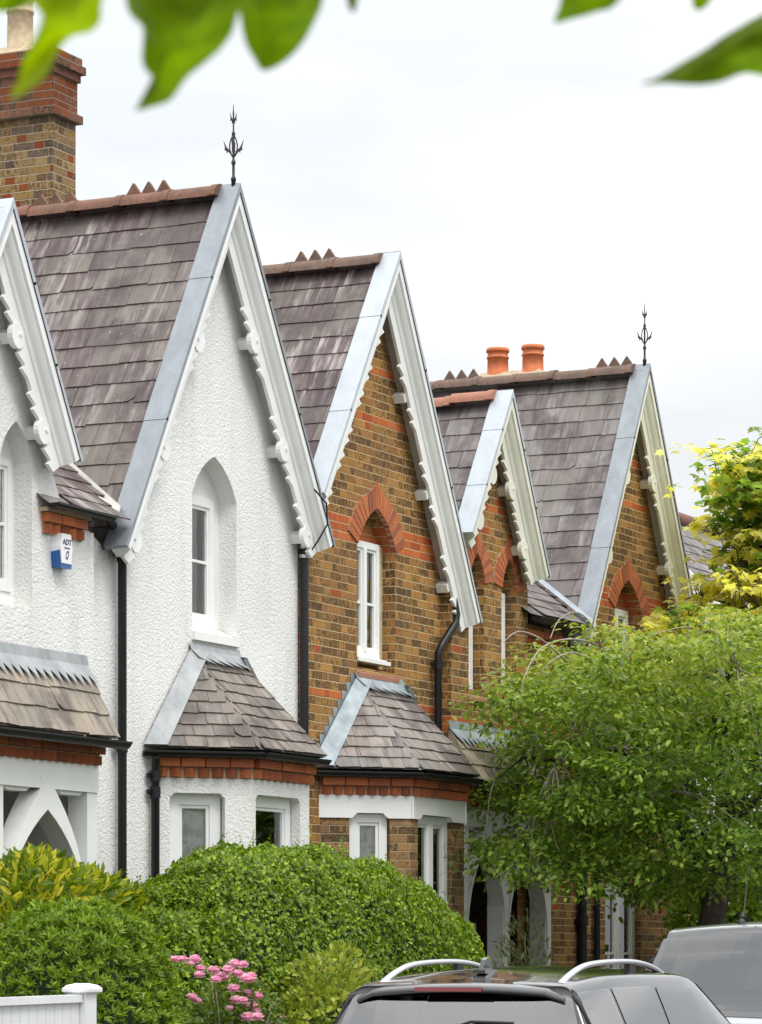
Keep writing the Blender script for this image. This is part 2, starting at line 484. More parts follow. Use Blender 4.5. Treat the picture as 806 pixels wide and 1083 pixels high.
def panel(mb, o, u, outer, holes, depth, thick=None):
    """wall panel in the vertical plane through o along unit u; (a,z) polygons; reveals of `depth`"""
    ox, oy = o; ux, uy = u
    nx, ny = uy, -ux              # outward
    def P(a, z, d=0.): return Vector((ox + ux*a - nx*d, oy + uy*a - ny*d, z))
    loops = [[Vector((a, z, 0)) for a, z in L] for L in [outer] + holes]
    flat = [q for L in [outer] + holes for q in L]
    vs = [P(a, z) for a, z in flat]
    fs = []
    for t in tessellate_polygon(loops):
        a, b, c_ = t
        n = (vs[b]-vs[a]).cross(vs[c_]-vs[a])
        if n.dot(Vector((nx, ny, 0))) < 0: a, c_ = c_, a
        fs.append((a, b, c_))
    mb.mesh(vs, fs)
    for H in holes:
        for k in range(len(H)):
            (a0, z0), (a1, z1) = H[k], H[(k+1) % len(H)]
            mb.face([P(a0,z0), P(a1,z1), P(a1,z1,depth), P(a0,z0,depth)])

def window(root, o, u, a0, a1, z0, z1, d, mat='white_paint', mull=1, trans=(.5,), fw=.055, bar=.022, sill=True, back='curtain', name='window', proud=.0, glass_mat='window_glass', curtain_cover=(0.,1.)):
    """casement window set at depth d behind the plane"""
    ox, oy = o; ux, uy = u; nx, ny = uy, -ux
    U = Vector((ux, uy, 0)); IN = Vector((-nx, -ny, 0)); Z = Vector((0,0,1))
    def P(a, z, dd): return Vector((ox + ux*a, oy + uy*a, z)) + IN*dd
    m = MB()
    W = a1-a0; Hh = z1-z0; t = .06
    m.obox(P(a0,z0,d), U*fw, Z*Hh, IN*t); m.obox(P(a1-fw,z0,d), U*fw, Z*Hh, IN*t)
    m.obox(P(a0+fw,z1-fw,d+.001), U*(W-2*fw), Z*fw, IN*t); m.obox(P(a0+fw,z0,d+.001), U*(W-2*fw), Z*fw*1.3, IN*t)
    for k in range(mull):
        a = a0 + W*(k+1)/(mull+1)
        m.obox(P(a-fw*.55,z0+fw,d-.004), U*fw*1.1, Z*(Hh-2*fw), IN*t)
    # inner sash edges
    n = mull+1; cw = W/n
    for k in range(n):
        s0 = a0 + cw*k + fw*(1 if k == 0 else .55); s1 = a0 + cw*(k+1) - fw*(1 if k == n-1 else .55)
        zz0 = z0+fw*1.3; zz1 = z1-fw; e = bar*1.3
        m.obox(P(s0,zz0,d+.014), U*e, Z*(zz1-zz0), IN*.04); m.obox(P(s1-e,zz0,d+.014), U*e, Z*(zz1-zz0), IN*.04)
        m.obox(P(s0+e,zz1-e,d+.0145), U*(s1-s0-2*e), Z*e, IN*.04); m.obox(P(s0+e,zz0,d+.0145), U*(s1-s0-2*e), Z*e, IN*.04)
        for q in trans:
            m.obox(P(s0+e,zz0+(zz1-zz0)*q-bar/2,d+.015), U*(s1-s0-2*e), Z*bar, IN*.035)
    f = m.build(name, MAT[mat], root)
    g = MB(); g.obox(P(a0+fw*.9,z0+fw*.9,d+.034), U*(W-1.8*fw), Z*(Hh-1.8*fw), IN*.005)
    g.build('pane', MAT[glass_mat], f)
    if back:
        c = MB(); c0, c1 = curtain_cover
        nseg = 16; pts = []
        for i in range(nseg+1):
            a = a0+fw + (W-2*fw)*(c0+(c1-c0)*i/nseg)
            pts.append((a, d+.075 + .010*math.sin(i*2.1)))
        for (a, b), (a_, b_) in zip(pts[:-1], pts[1:]):
            c.face([P(a,z0+.02,b), P(a_,z0+.02,b_), P(a_,z1-.02,b_), P(a,z1-.02,b)], smooth=True)
        c.build('curtain', MAT[back], f)
    if sill:
        s = MB()
        q0 = P(a0-.03, z0-.05, d-.10-proud)
        s.obox(q0, U*(W+.06), Z*.035, IN*(.13+proud))
        s.obox(P(a0-.03, z0-.015, d-.06-proud), U*(W+.06), Z*.016, IN*(.09+proud))
        s.build('sill', MAT[mat], f)
    return f

def voussoirs(root, y, xl, xr, zs, za, th, n=9, proud=.014, mat='red_brick', name='arch'):
    m = MB(); back = MB()
    xc = (xl+xr)/2; K = 12
    A = arch_side((xr-xl)/2, za-zs, n*K)
    for sd in (-1, 1):
        def pin(t): p = A[int(round(t*n*K))]; return (xc+sd*p[0], zs+p[1])
        def pout(t):
            p = A[int(round(t*n*K))]
            e = th*(1+.12*max(0, t-.6)/.4)
            x, z = p[0]+p[2]*e, p[1]+p[3]*e
            if x < 0: z -= 0; x = 0
            # fan the last bricks so that the outer line closes on the centre
            x *= 1-max(0, t-.55)/.45*1.0 if t > .55 else 1
            z += max(0, t-.55)/.45*th*.10
            return (xc+sd*x, zs+z)
        for i in range(n):
            g = 1/K
            f0 = (i+(g if i else 0))/n; f1 = (i+1-(g if i < n-1 else 0))/n
            q = [pin(f0), pin(f1), pout(f1), pout(f0)]
            if i == n-1: q = [pin(f0), (xc+sd*.004, pin(1)[1]), (xc+sd*.004, pout(1)[1]), pout(f0)]
            m.prism([(x, y-proud, z) for x, z in q], (0, .05, 0))
        q = [pin(k/12) for k in range(13)] + [pout(k/12) for k in reversed(range(13))]
        back.prism([(x, y-proud+.006, z) for x, z in q], (0, .04, 0))
    o = m.build(name, MAT[mat], root)
    back.build('mortar_joints', MAT['mortar'], o)
    return o

def slates(mb, O, U, V, N, rows, urange, exp=.19, wid=.25, th=.0055, jit=1., v0=0., vmax=1e9):
    U, V, N, O = Vector(U), Vector(V), Vector(N), Vector(O)
    for r in range(rows):
        u0, u1 = urange(r)
        if u1-u0 < .03: continue
        off = (wid/2 if r % 2 else 0) + rng.uniform(-.03, .03)
        u = math.floor(u0/wid)*wid - off
        while u < u1:
            w = wid*rng.uniform(.86, 1.12)
            a, b = max(u, u0), min(u+w-.004, u1)
            u += w
            if b-a < .02: continue
            vb = v0 + r*exp + rng.uniform(-.006, .006)*jit
            sk = rng.uniform(-.005, .005)*jit
            vt = min(vb + exp*1.45, vmax)
            if vt - vb < .02: continue
            lift = th*1.35 + rng.uniform(0, .005)*jit
            B0 = O+U*a+V*(vb-sk)+N*(lift+th+rng.uniform(0,.003)*jit); B1 = O+U*b+V*(vb+sk)+N*(lift+th+rng.uniform(0,.003)*jit)
            T1 = O+U*b+V*vt+N*.003; T0 = O+U*a+V*vt+N*.003
            d = N*(th+.004)
            # chip a lower corner now and then
            if rng.random() < .06*jit:
                ch = rng.uniform(.02, .06)
                B0b = B0 + V*ch*.8; B0a = B0 + U*ch
                top = [B0a, B1, T1, T0, B0b]; uvs = [(a+ch,vb),(b,vb),(b,vt),(a,vt),(a,vb+ch*.8)]
            else:
                top = [B0, B1, T1, T0]; uvs = [(a,vb),(b,vb),(b,vt),(a,vt)]
            i = len(mb.v); k = len(top)
            if U.cross(V).dot(N) < 0: top = top[::-1]; uvs = uvs[::-1]
            mb.v.extend([tuple(p) for p in top] + [tuple(p-d) for p in top])
            mb.has_uv = True
            mb.f.append(tuple(range(i, i+k))); mb.uv.append(uvs); mb.sm.append(False); mb.mi.append(0)
            for j in range(k):
                j2 = (j+1) % k
                mb.f.append((i+j, i+k+j, i+k+j2, i+j2)); mb.uv.append([uvs[j], uvs[j], uvs[j2], uvs[j2]]); mb.sm.append(False); mb.mi.append(0)

def ridge_tiles(root, x, y0, y1, z, mat, crests=(), rad=.115, L=.45, parent=None, slope=0.):
    m = MB(); i = 0; y = y0
    while y < y1 - .05:
        ye = min(y+L, y1); dz = rng.uniform(-.006, .006) + slope*(y-y0)
        prof = []
        for k in range(9):
            a = math.pi*(k/8); prof.append((math.cos(a)*rad*1.12, math.sin(a)*rad*.95 - .05))
        for (yy0, yy1, grow) in ((y, ye-.012, 0.), (y-.012, y+.055, .008)):
            n = len(prof)
            vs = [(x+px*(1+grow*6), yy0, z+pz+dz+grow) for px, pz in prof] + [(x+px*(1+grow*6), yy1, z+pz+dz+grow) for px, pz in prof]
            m.mesh(vs, [(k, k+1, n+k+1, n+k) for k in range(n-1)], True)
            m.mesh(vs, [tuple(range(n-1,-1,-1)), tuple(range(n, 2*n))])
        if i in crests:
            w = (L-.02)/3
            for q in range(3):
                yy = y+.01+q*w
                m.prism([(x-.022, yy, z+.030+dz), (x-.022, yy+w-.002, z+.030+dz), (x-.022, yy+w-.002, z+.052+dz), (x-.022, yy+w/2, z+.155+dz), (x-.022, yy, z+.052+dz)], (.044, 0, 0))
        y += L; i += 1
    return m.build('ridge_tiles', MAT[mat], root)

def gable(root, xa, za, y, slL, slR, zL, zR, wall_y, depth, slate_mat, cap_mat, paint, ridge_mat_, crests, fr=(.36,.64,.9), roundels=True, ridge_dz=0., finial=False, rw=.27, ridge_slope=0., capw=.20):
    """pitched roof with verge capping, barge boards; apex of the front verge at (xa, y, za)"""
    roof = MB()
    for side, sl, zE in ((-1, slL, zL), (1, slR, zR)):
        th = math.atan(sl); dx, dz = math.cos(th)*side, -math.sin(th)
        d = Vector((dx, 0, dz)); n_in = Vector((-side*math.sin(th), 0, -math.cos(th)))
        Ls = (za-zE)/math.sin(th)
        # --- slates: courses run along y
        exp = .208
        rows = int((Ls-.03)/exp)+1
        v0 = Ls - rows*exp
        O = Vector((xa, 0, za)) + d*Ls - n_in*-.035
        slates(roof, O, (0,1,0), -d, -n_in, rows, lambda r: (y+capw-.03, depth), exp, rw, v0=0., vmax=Ls-.02)
        # boarding just under the slates keeps the sky out
        A = Vector((xa, y+.05, za)) + n_in*.05; 
        roof.face([A+Vector((0,0,0)), A+d*Ls, A+d*Ls+Vector((0,depth-y-.05,0)), A+Vector((0,depth-y-.05,0))], uv=[(0,0)]*4)
    r = roof.build('gable_roof', MAT[slate_mat], root)
    ridge_tiles(r, xa, y+capw-.02, depth, za-.015+ridge_dz, ridge_mat_, crests, slope=ridge_slope)
    for side, sl, zE in ((-1, slL, zL), (1, slR, zR)):
        th = math.atan(sl); tn = math.tan(th)
        d = Vector((math.cos(th)*side, 0, -math.sin(th))); n_in = Vector((-side*math.sin(th), 0, -math.cos(th)))
        Ls = (za-zE)/math.sin(th)
        A = Vector((xa, 0, za))
        def Q(yy, k, s=None, end=False):
            s0 = k*tn if s is None else s
            return A + n_in*k + d*s0 + Vector((0, yy, 0))
        # barge: crown moulding profile swept down the rake and mitred at the apex
        prof = [(y+.005,.012),(y+.005,.072),(y+.026,.076),(y+.030,.088),(y+.052,.108),(y+.082,.124),(y+.096,.146),(y+.105,.150),(y+capw-.03,.150),(y+capw-.03,.012)]
        m = MB(); n = len(prof)
        vs = [Q(a, k) for a, k in prof] + [Q(a, k, Ls) for a, k in prof]
        fs = []
        for i in range(n):
            j = (i+1) % n
            fs.append((i, j, n+j, n+i) if side > 0 else (n+i, n+j, j, i))
        m.mesh(vs, fs); m.mesh(vs, [tuple(range(n, 2*n)) if side < 0 else tuple(range(2*n-1, n-1, -1))])
        # scalloped board under it
        b0 = .14; bw = .105; yb = y+.108
        def edge(s):
            e = b0+bw
            for f in fr:
                q = s - f*Ls
                for c in (-.32, -.20, .11, .23):
                    t = (q-c)/.10
                    if 0 <= t < 1: e = max(e, b0+bw+.050*(1-t))
            return e
        S = [b0*tn + (Ls-b0*tn)*i/420 for i in range(421)]
        low = []
        for s in S:
            k = edge(s)
            low.append(Q(yb, k, max(s, k*tn)))
        up = [Q(yb, b0, s) for s in S]
        T = Vector((0,.03,0))
        for i in range(420):
            a, b_, c_, e = up[i], up[i+1], low[i+1], low[i]
            m.face([a, e, c_, b_] if side > 0 else [a, b_, c_, e])
            m.face([e, e+T, c_+T, c_] if side > 0 else [c_, c_+T, e+T, e])
            m.face([a+T, b_+T, c_+T, e+T] if side > 0 else [e+T, c_+T, b_+T, a+T])
        m.face([up[-1], low[-1], low[-1]+T, up[-1]+T])
        # roundels and bolts
        for f in fr:
            s = f*Ls
            c = Q(yb-.010, b0+bw-.005, s)
            if roundels:
                k = 18
                ring = [c + d*(.095*math.cos(2*math.pi*i/k)) + n_in*(.085*math.sin(2*math.pi*i/k)) for i in range(k)]
                m.prism(ring, (0, .045, 0))
                c2 = c - n_in*.03 - Vector((0,.010,0))
                ring = [c2 + d*(.016*math.cos(2*math.pi*i/8)) + n_in*(.016*math.sin(2*math.pi*i/8)) for i in range(8)]
                m.prism(ring, (0, .02, 0))
        bb = m.build('bargeboard', MAT[paint], root)
        # soffit board and purlin ends between barge and wall
        so = MB()
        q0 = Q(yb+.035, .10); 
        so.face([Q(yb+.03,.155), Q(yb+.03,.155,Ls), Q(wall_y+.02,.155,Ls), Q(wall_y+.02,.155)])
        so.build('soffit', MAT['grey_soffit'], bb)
        for f in fr:
            s = f*Ls
            pb = MB(); c = Q(yb+.028, .20, s-.04)
            pb.obox(c, d*.08, n_in*.085, (0, wall_y-yb-.02, 0))
            pb.build('purlin_end', MAT[paint], bb)
        # metal capping along the verge, in lengths that lap
        cp = MB(); ns = 3; cut = [0, .26, .66, 1.0] if sl*side < 0 else [0, .30, .62, 1.0]
        for i in range(ns):
            s0, s1 = cut[i]*Ls, cut[i+1]*Ls + .02
            h = .012 + .004*(ns-i)
            pts = [(y-.006, .014), (y-.006, -h), (y+capw, -h), (y+capw, .03)]
            for (a, k), (a2, k2) in zip(pts[:-1], pts[1:]):
                e0 = Q(a, k) if i == 0 else Q(a, k, s0); e1 = Q(a2, k2) if i == 0 else Q(a2, k2, s0)
                fq = [e0, Q(a, k, s1), Q(a2, k2, s1), e1]
                cp.face(fq if side < 0 else fq[::-1])
            cp.face([Q(a, k, s1) for a, k in pts])
        cp.build('verge_capping', MAT[cap_mat], bb)
    return r

def downpipe(root, path, r=.042, clips=(), name='downpipe', mat='black_plastic', bands=()):
    m = MB(); m.tube(path, r, 14)
    for z in clips:
        # socket collar with ears
        x, yy = min(path, key=lambda p: abs(p[2]-z))[:2]
        m.tube([(x,yy,z-.045),(x,yy,z+.045)], r*1.25, 14)
        m.box(x-.085, x+.085, yy+r*.4, yy+r*1.05, z-.02, z+.02)
    o = m.build(name, MAT[mat], root)
    for z in bands:
        x, yy = min(path, key=lambda p: abs(p[2]-z))[:2]
        b = MB(); b.tube([(x,yy,z-.014),(x,yy,z+.014)], r*1.12, 14); b.build('band', MAT['rail_silver'], o)
    return o

def gutter(mb, a, b, r=.055, out=(0,-1,0)):
    """half round gutter from a to b"""
    a, b = Vector(a), Vector(b); t = (b-a).normalized(); o = Vector(out).normalized(); z = Vector((0,0,1))
    k = 10; prof = []
    for i in range(k+1):
        an = math.pi*i/k
        prof.append(o*(math.cos(an)*r) - z*(math.sin(an)*r))
    for i in range(k):
        for (p, q, s) in ((a, b, 1.), (a, b, .88)):
            mb.face([p+prof[i]*s, q+prof[i]*s, q+prof[i+1]*s, p+prof[i+1]*s], smooth=True)
    for p in (a, b): mb.face([p+q for q in prof])
    # lip
    mb.obox(a+o*(r-.004)-z*.012, (b-a), o*.010, z*.016)

def cornice(mb, a, b, out, z, soot=False, header=.112, step=.05):
    """oversailing brick course over a dentil course set cornerwise"""
    a, b, o = Vector(a), Vector(b), Vector(out).normalized(); t = (b-a); L = t.length; t.normalize(); Z = Vector((0,0,1))
    n = max(2, int(round(L/.225))); w = L/n
    for i in range(n):
        p = a + t*(i*w+.005) + Z*(z-.075); j = rng.uniform(-.004,.004)
        mb.obox(p - o*.02, t*(w-.010), o*(step+.035+j), Z*.068)
    n = max(3, int(round(L/header))); w = L/n
    for i in range(n):
        c = a + t*(i*w+w/2) + Z*(z-.158)
        h = w*.42
        q = [c - t*h - o*.02, c - t*h + o*.006, c + o*(step+.012), c + t*h + o*.006, c + t*h - o*.02]
        mb.prism([tuple(x) for x in q], (0,0,.07))

def finial(root, x, y, z, s=1.):
    m = MB()
    m.lathe((x,y,z), [(.034,-.10),(.034,.10),(.04,.10),(.04,.13),(.022,.15),(.02,.28),(.034,.30),(.034,.325),(.018,.345),(.017,.62),(.028,.635),(.028,.66),(.013,.68),(.011,.85),(.006,.97),(.002,1.0)], 10)
    for k in range(4):
        a = k*math.pi/2 + .35
        ca, sa = math.cos(a), math.sin(a)
        # bowed bar of the lantern
        path = []
        for i in range(9):
            t = i/8; path.append((x+ca*(.018+.042*math.sin(math.pi*t)), y+sa*(.018+.042*math.sin(math.pi*t)), z+.38+.24*t))
        m.tube(path, .010, 6)
        # outflung iron leaf
        tx, ty = -sa, ca
        def L(r_, zz, w): return [(x+ca*r_+tx*w, y+sa*r_+ty*w, z+zz), (x+ca*r_-tx*w, y+sa*r_-ty*w, z+zz)]
        outl = [(.03,.44),(.10,.49),(.155,.58),(.130,.49),(.138,.46),(.11,.455),(.10,.42),(.08,.445),(.04,.40)]
        m.prism([(x+ca*r_+tx*.009, y+sa*r_+ty*.009, z+zz) for r_, zz in outl], (-tx*.018, -ty*.018, 0))
        outl = [(.008,.82),(.03,.85),(.052,.91),(.045,.85),(.05,.80),(.028,.81),(.024,.77),(.008,.78)]
        m.prism([(x+ca*r_+tx*.006, y+sa*r_+ty*.006, z+zz) for r_, zz in outl], (-tx*.012, -ty*.012, 0))
    m.v = [(x+(a-x)*s*.78, y+(b-y)*s*.78, z+(c_-z)*s) for a,b,c_ in m.v]
    return m.build('finial', MAT['cast_iron'], root)

def canted_bay(root, x0, s, w, ztop, zc, style):
    """half-hexagon bay on the wall y=0, with slate hips running up to a narrow top"""
    pts = [(x0,0),(x0+s,-s),(x0+s+w,-s),(x0+2*s+w,0)]
    wmat = MAT[style['wall']]
    zl = zc-.16                       # underside of the dentils
    wall = MB(); openings = []
    fl = MB()
    for i in range(3):
        a, b = Vector((*pts[i],0)), Vector((*pts[i+1],0)); L = (b-a).length; u = (b-a)/L
        mg = style['mg'][i]
        hole = [(mg[0], 1.0), (mg[0], style['ztop_open']-.04), (mg[0]+.04, style['ztop_open']), (L-mg[1]-.04, style['ztop_open']), (L-mg[1], style['ztop_open']-.04), (L-mg[1], 1.0)]
        lint = style.get('lintel', 0)
        top = zl if not lint else zl-lint
        panel(wall, (a.x,a.y), (u.x,u.y), [(0,0),(0,top),(L,top),(L,0)] if not lint else [(0,0),(0,top),(mg[0],top),(mg[0],.999),(L-mg[1],.999),(L-mg[1],top),(L,top),(L,0)], [hole] if not lint else [], style['reveal'])
        if lint:
            n = Vector((u.y,-u.x,0))
            for aa in (mg[0], L-mg[1]):
                p = a+u*aa
                wall.face([p+Vector((0,0,1)), p+Vector((0,0,top)), p-n*style['reveal']+Vector((0,0,top)), p-n*style['reveal']+Vector((0,0,1))])
            # painted lintel, its lower edge chamfered over the opening
            ra = mg[0]; rb = L-mg[1]
            e = .02
            poly = [(-e,zl),(L+e,zl),(L+e,top-.01),(rb-.02,top-.01),(rb-.07,top+.035),(ra+.07,top+.035),(ra+.02,top-.01),(-e,top-.01)]
            fl.prism([tuple(a+u*q+n*.018+Vector((0,0,z))) for q, z in poly], tuple(-n*.16))
        openings.append((a,u,L,mg))
    wo = wall.build('bay_wall', wmat, root)
    if style.get('lintel'): fl.build('lintel', MAT['white_paint'], wo)
    for i, (a,u,L,mg) in enumerate(openings):
        zt = style['ztop_open'] if not style.get('lintel') else zl-style['lintel']+.03
        window(root, (a.x,a.y), (u.x,u.y), mg[0]+.012, L-mg[1]-.012, 1.0, zt, style['reveal']-.065, mull=style['mull'][i], trans=style['trans'], fw=style['fw'], sill=False, back=style['back'])
        bk = MB()
        n = Vector((u.y,-u.x,0))
    # cornice
    co = MB()
    for i in range(3):
        a, b = Vector((*pts[i],0)), Vector((*pts[i+1],0)); u = (b-a).normalized()
        cornice(co, a, b, (u.y,-u.x,0), zc)
    co.build('brick_cornice', MAT['red_brick'], wo)
    fr_ = MB()
    for i in range(3):
        a, b = Vector((*pts[i],0)), Vector((*pts[i+1],0)); u = (b-a).normalized(); n = Vector((u.y,-u.x,0))
        fr_.obox(a - n*.02 + Vector((0,0,zc)), (b-a), n*.075, (0,0,.05))
        fr_.obox(a - n*.02 + Vector((0,0,zc-.165)), (b-a), n*.024, (0,0,.165))
    fr_.build('mortar_bed', MAT['mortar'], wo)
    # roof
    e = .13; ze = zc+.07
    k = e*math.tan(R(22.5))
    E = [Vector((x0-e*1.414,0,ze)), Vector((x0+s-k,-s-e,ze)), Vector((x0+s+w+k,-s-e,ze)), Vector((x0+2*s+w+e*1.414,0,ze))]
    tl, tr = style['top']
    T = [Vector((tl,0,ztop)), Vector((tr,0,ztop))]
    Tq = [Vector((tl,-.06,ztop)), Vector((tr,-.06,ztop))]
    facets = [(E[0],E[1],T[0],T[0]), (E[1],E[2],T[0],T[1]), (E[2],E[3],T[1],T[1])]
    rf = MB()
    for (A,B,TA,TB) in facets:
        U = (B-A).normalized(); N = U.cross((TA+TB)*.5-A).normalized(); 
        if N.z < 0: N = -N
        V = N.cross(U); 
        if V.z < 0: V = -V
        H = (TA-A).dot(V); L = (B-A).length
        la = (TA-A).dot(U); lb = (TB-A).dot(U)
        exp = H/8.6
        def ur(r, H=H, L=L, la=la, lb=lb, exp=exp):
            t = min(1, (r*exp+exp*.5)/H)
            return (la*t, L+(lb-L)*t)
        slates(rf, A, U, V, N, 8, ur, exp, .20, .008)
        rf.face([A-N*.004, B-N*.004, TB-N*.004, TA-N*.004] if (TB-TA).length > .01 else [A-N*.004, B-N*.004, TA-N*.004], uv=[(0,0)]*(4 if (TB-TA).length > .01 else 3))
    ro = rf.build('bay_roof', MAT[style['slate']], root)
    # lead: a broad soaker up the wall side of the first facet and an apron over the top
    ld = MB()
    for (A,B,TA,s_) in ((E[0],E[1],T[0],1),(E[3],E[2],T[1],-1)):
        U = (B-A).normalized(); N = (B-A).cross(TA-A).normalized()
        if N.z < 0: N = -N
        p0 = A + U*.0; p1 = A + U*.20; q1 = TA + U*.17 + (A-TA).normalized()*.03
        w0 = A + Vector((0,-.004,.10)) ; w1 = TA + Vector((0,-.004,.06))
        n = N*.036
        a = [p0+n, p1+n, q1+n, TA+n]
        ld.face(a if s_ > 0 else a[::-1])
        # stepped upstand on the wall
        if style.get('stepped'):
            ns = 10
            for i in range(ns):
                f0, f1 = i/ns, (i+1)/ns
                P0 = A.lerp(TA,f0); P1 = A.lerp(TA,f1); Zt = P1.z+.05
                ld.face([P0+Vector((0,-.006,0)), P1+Vector((0,-.006,0)), Vector((P1.x,-.006,Zt)), Vector((P0.x-.02*s_,-.006,Zt))])
        ld.face([p1+n, p1, q1, q1+n])
    # apron with a ragged dressed edge
    zt = ztop
    A0 = Vector((tl-.03,-.012,zt+.075)); B0 = Vector((tr+.03,-.012,zt+.075))
    A1 = Vector((tl-.03,-.03,zt+.02)); B1 = Vector((tr+.03,-.03,zt+.02))
    ld.face([A0,A1,B1,B0])
    Nf = (E[2]-E[1]).cross(T[0]-E[1]).normalized(); Nf = Nf if Nf.z > 0 else -Nf
    dn = (E[1]-T[0]); dn.x = 0; dn.normalize()
    nt = 11
    for i in range(nt):
        f0, f1 = i/nt, (i+1)/nt
        a = A1.lerp(B1,f0); b = A1.lerp(B1,f1)
        l = .10+.015*(i%2)
        ld.face([a, a+dn*l+Nf*.012, b+dn*l+Nf*.012, b])
        ld.face([a+dn*l+Nf*.012, a+dn*(l+.085)+(b-a)*.95+Nf*.035, b+dn*l+Nf*.012])
    ld.build('lead_flashing', MAT[style['lead']], ro)
    g = MB()
    Gz = ze-.03
    for i in range(3):
        A, B = E[i].copy(), E[i+1].copy(); A.z = B.z = Gz
        u = (B-A).normalized(); gutter(g, A, B, .044, (u.y,-u.x,0))
    g.build('gutter', MAT['black_plastic'], root)
    return wo

CAMP = Vector((0,-13.4,1.55)); cA, sA = math.cos(R(25.628)), math.sin(R(25.628))
def spot(px, py, yplane):
    """point of the plane y=yplane that the survey of the photograph puts at (px,py)"""
    dx = px-403.; rx = cA*3600+sA*dx; ry = sA*3600-cA*dx; t = (13.4+yplane)/ry
    return Vector((t*rx, yplane, 1.55+t*(1020-py)))
# ---------------------------------------------------------------------
#  shared dimensions
# ---------------------------------------------------------------------
YB = -.25; YS = -.35; WS = -.11
DEP = 4.0
HG = 'houses of the gabled Victorian terrace'

def rib(mb, pts_in, pts_out, y0, y1):
    """solid curved rib between two matching polylines in (x,z)"""
    n = len(pts_in)
    for i in range(n-1):
        q = [pts_in[i], pts_in[i+1], pts_out[i+1], pts_out[i]]
        V = [(x,y0,z) for x,z in q] + [(x,y1,z) for x,z in q]
        f = [(0,1,2,3),(7,6,5,4),(0,4,5,1),(2,6,7,3)]
        if i == 0: f.append((3,7,4,0))
        if i == n-2: f.append((1,5,6,2))
        mb.mesh(V, f)

def porch_screen(root, xl, xm, xr, y, zlint, ztop, zap, zfoot, deep=.16, mat='white_paint'):
    """two pointed timber arches under a beam: post, ribs and open spandrels"""
    m = MB()
    m.box(xl, xr, y, y+deep+.04, zlint, ztop)
    pw = .15
    for x in (xl+pw/2, xm, xr-pw/2): m.box(x-pw/2, x+pw/2, y+.012, y+deep+.02, .05, zlint-.001)
    for (a, b) in ((xl+pw*.5, xm), (xm, xr-pw*.5)):
        P = arch_pts(a+.06, b-.06, zfoot, zap, 12, .15); c = (a+b)/2
        O = []
        for i, (x, z) in enumerate(P):
            t = abs(x-c)/((b-a)/2)
            O.append((c+(x-c)*.90 if abs(x-c) > .001 else c, z+.155 - .06*t))
        # outer line: climbs steeply to the beam beside the apex
        n = len(P)//2
        Lo = []
        for i in range(len(P)):
            x, z = P[i]; f = i/n if i <= n else (2*n-i)/n
            sgn = -1 if i <= n else 1
            xo = c + sgn*max(.10*f, abs(x-c)*.985 + .005 - .03*f)
            Lo.append((xo - sgn*0, z + .05 + .20*f))
        rib(m, P, Lo, y-.004, y+deep)
        # apex block up to the beam
        m.prism([(c-.12, y-.002, zap+.18), (c+.12, y-.002, zap+.18), (c+.16, y-.002, zlint), (c-.16, y-.002, zlint)], (0, deep, 0))
    # chamfer stops on the beam
    for (a, b) in ((xl+pw, xm-pw/2), (xm+pw/2, xr-pw)):
        c = (a+b)/2
        for (p, q) in ((a+.03, c-.2), (c+.2, b-.03)):
            m.prism([(p, y+.03, zlint-.0005), (q, y+.03, zlint-.0005), (q-.05, y+.03, zlint-.03), (p+.05, y+.03, zlint-.03)], (0, deep-.04, 0))
    return m.build('porch_screen', MAT[mat], root)

def lean_roof(root, xl, xr, y0, z0, y1, z1, mat, n, wid=.3, name='porch_roof', gut=True, lead_mat='lead_old', ragged=True):
    m = MB()
    V = Vector((0, y1-y0, z1-z0)); H = V.length; V.normalize(); U = Vector((1,0,0)); N = U.cross(V)
    slates(m, (0,y0,z0), U, V, N, n, lambda r: (xl, xr), H/(n+.35), wid, .008)
    m.face([(xl,y0,z0-.004),(xr,y0,z0-.004),(xr,y1,z1-.004),(xl,y1,z1-.004)], uv=[(0,0)]*4)
    for x, f in ((xl, 1), (xr, -1)):
        m.face([(x,y0,z0-.004),(x,y1,z1-.004),(x,y1,z0-.004)], uv=[(0,0)]*3)
    o = m.build(name, MAT[mat], root)
    l = MB()
    l.face([(xl-.01,y1-.004,z1+.07),(xl-.01,y1-.02,z1-.01),(xr+.01,y1-.02,z1-.01),(xr+.01,y1-.004,z1+.07)])
    nt = max(3, int((xr-xl)/.11))
    for i in range(nt):
        a = xl+(xr-xl)*i/nt; b = xl+(xr-xl)*(i+1)/nt
        A = Vector((a,y1-.02,z1-.01)); B = Vector((b,y1-.02,z1-.01))
        l.face([A, A-V*.10+N*.022, B-V*.10+N*.022, B])
        if ragged: l.face([A-V*.10+N*.022, A.lerp(B,.9)-V*.20+N*.03, B-V*.10+N*.022])
    l.build('lead_flashing', MAT[lead_mat], o)
    if gut:
        g = MB(); gutter(g, (xl-.04,y0-.03,z0-.03), (xr+.07,y0-.03,z0-.03), .055); g.build('gutter', MAT['black_plastic'], root)
    return o

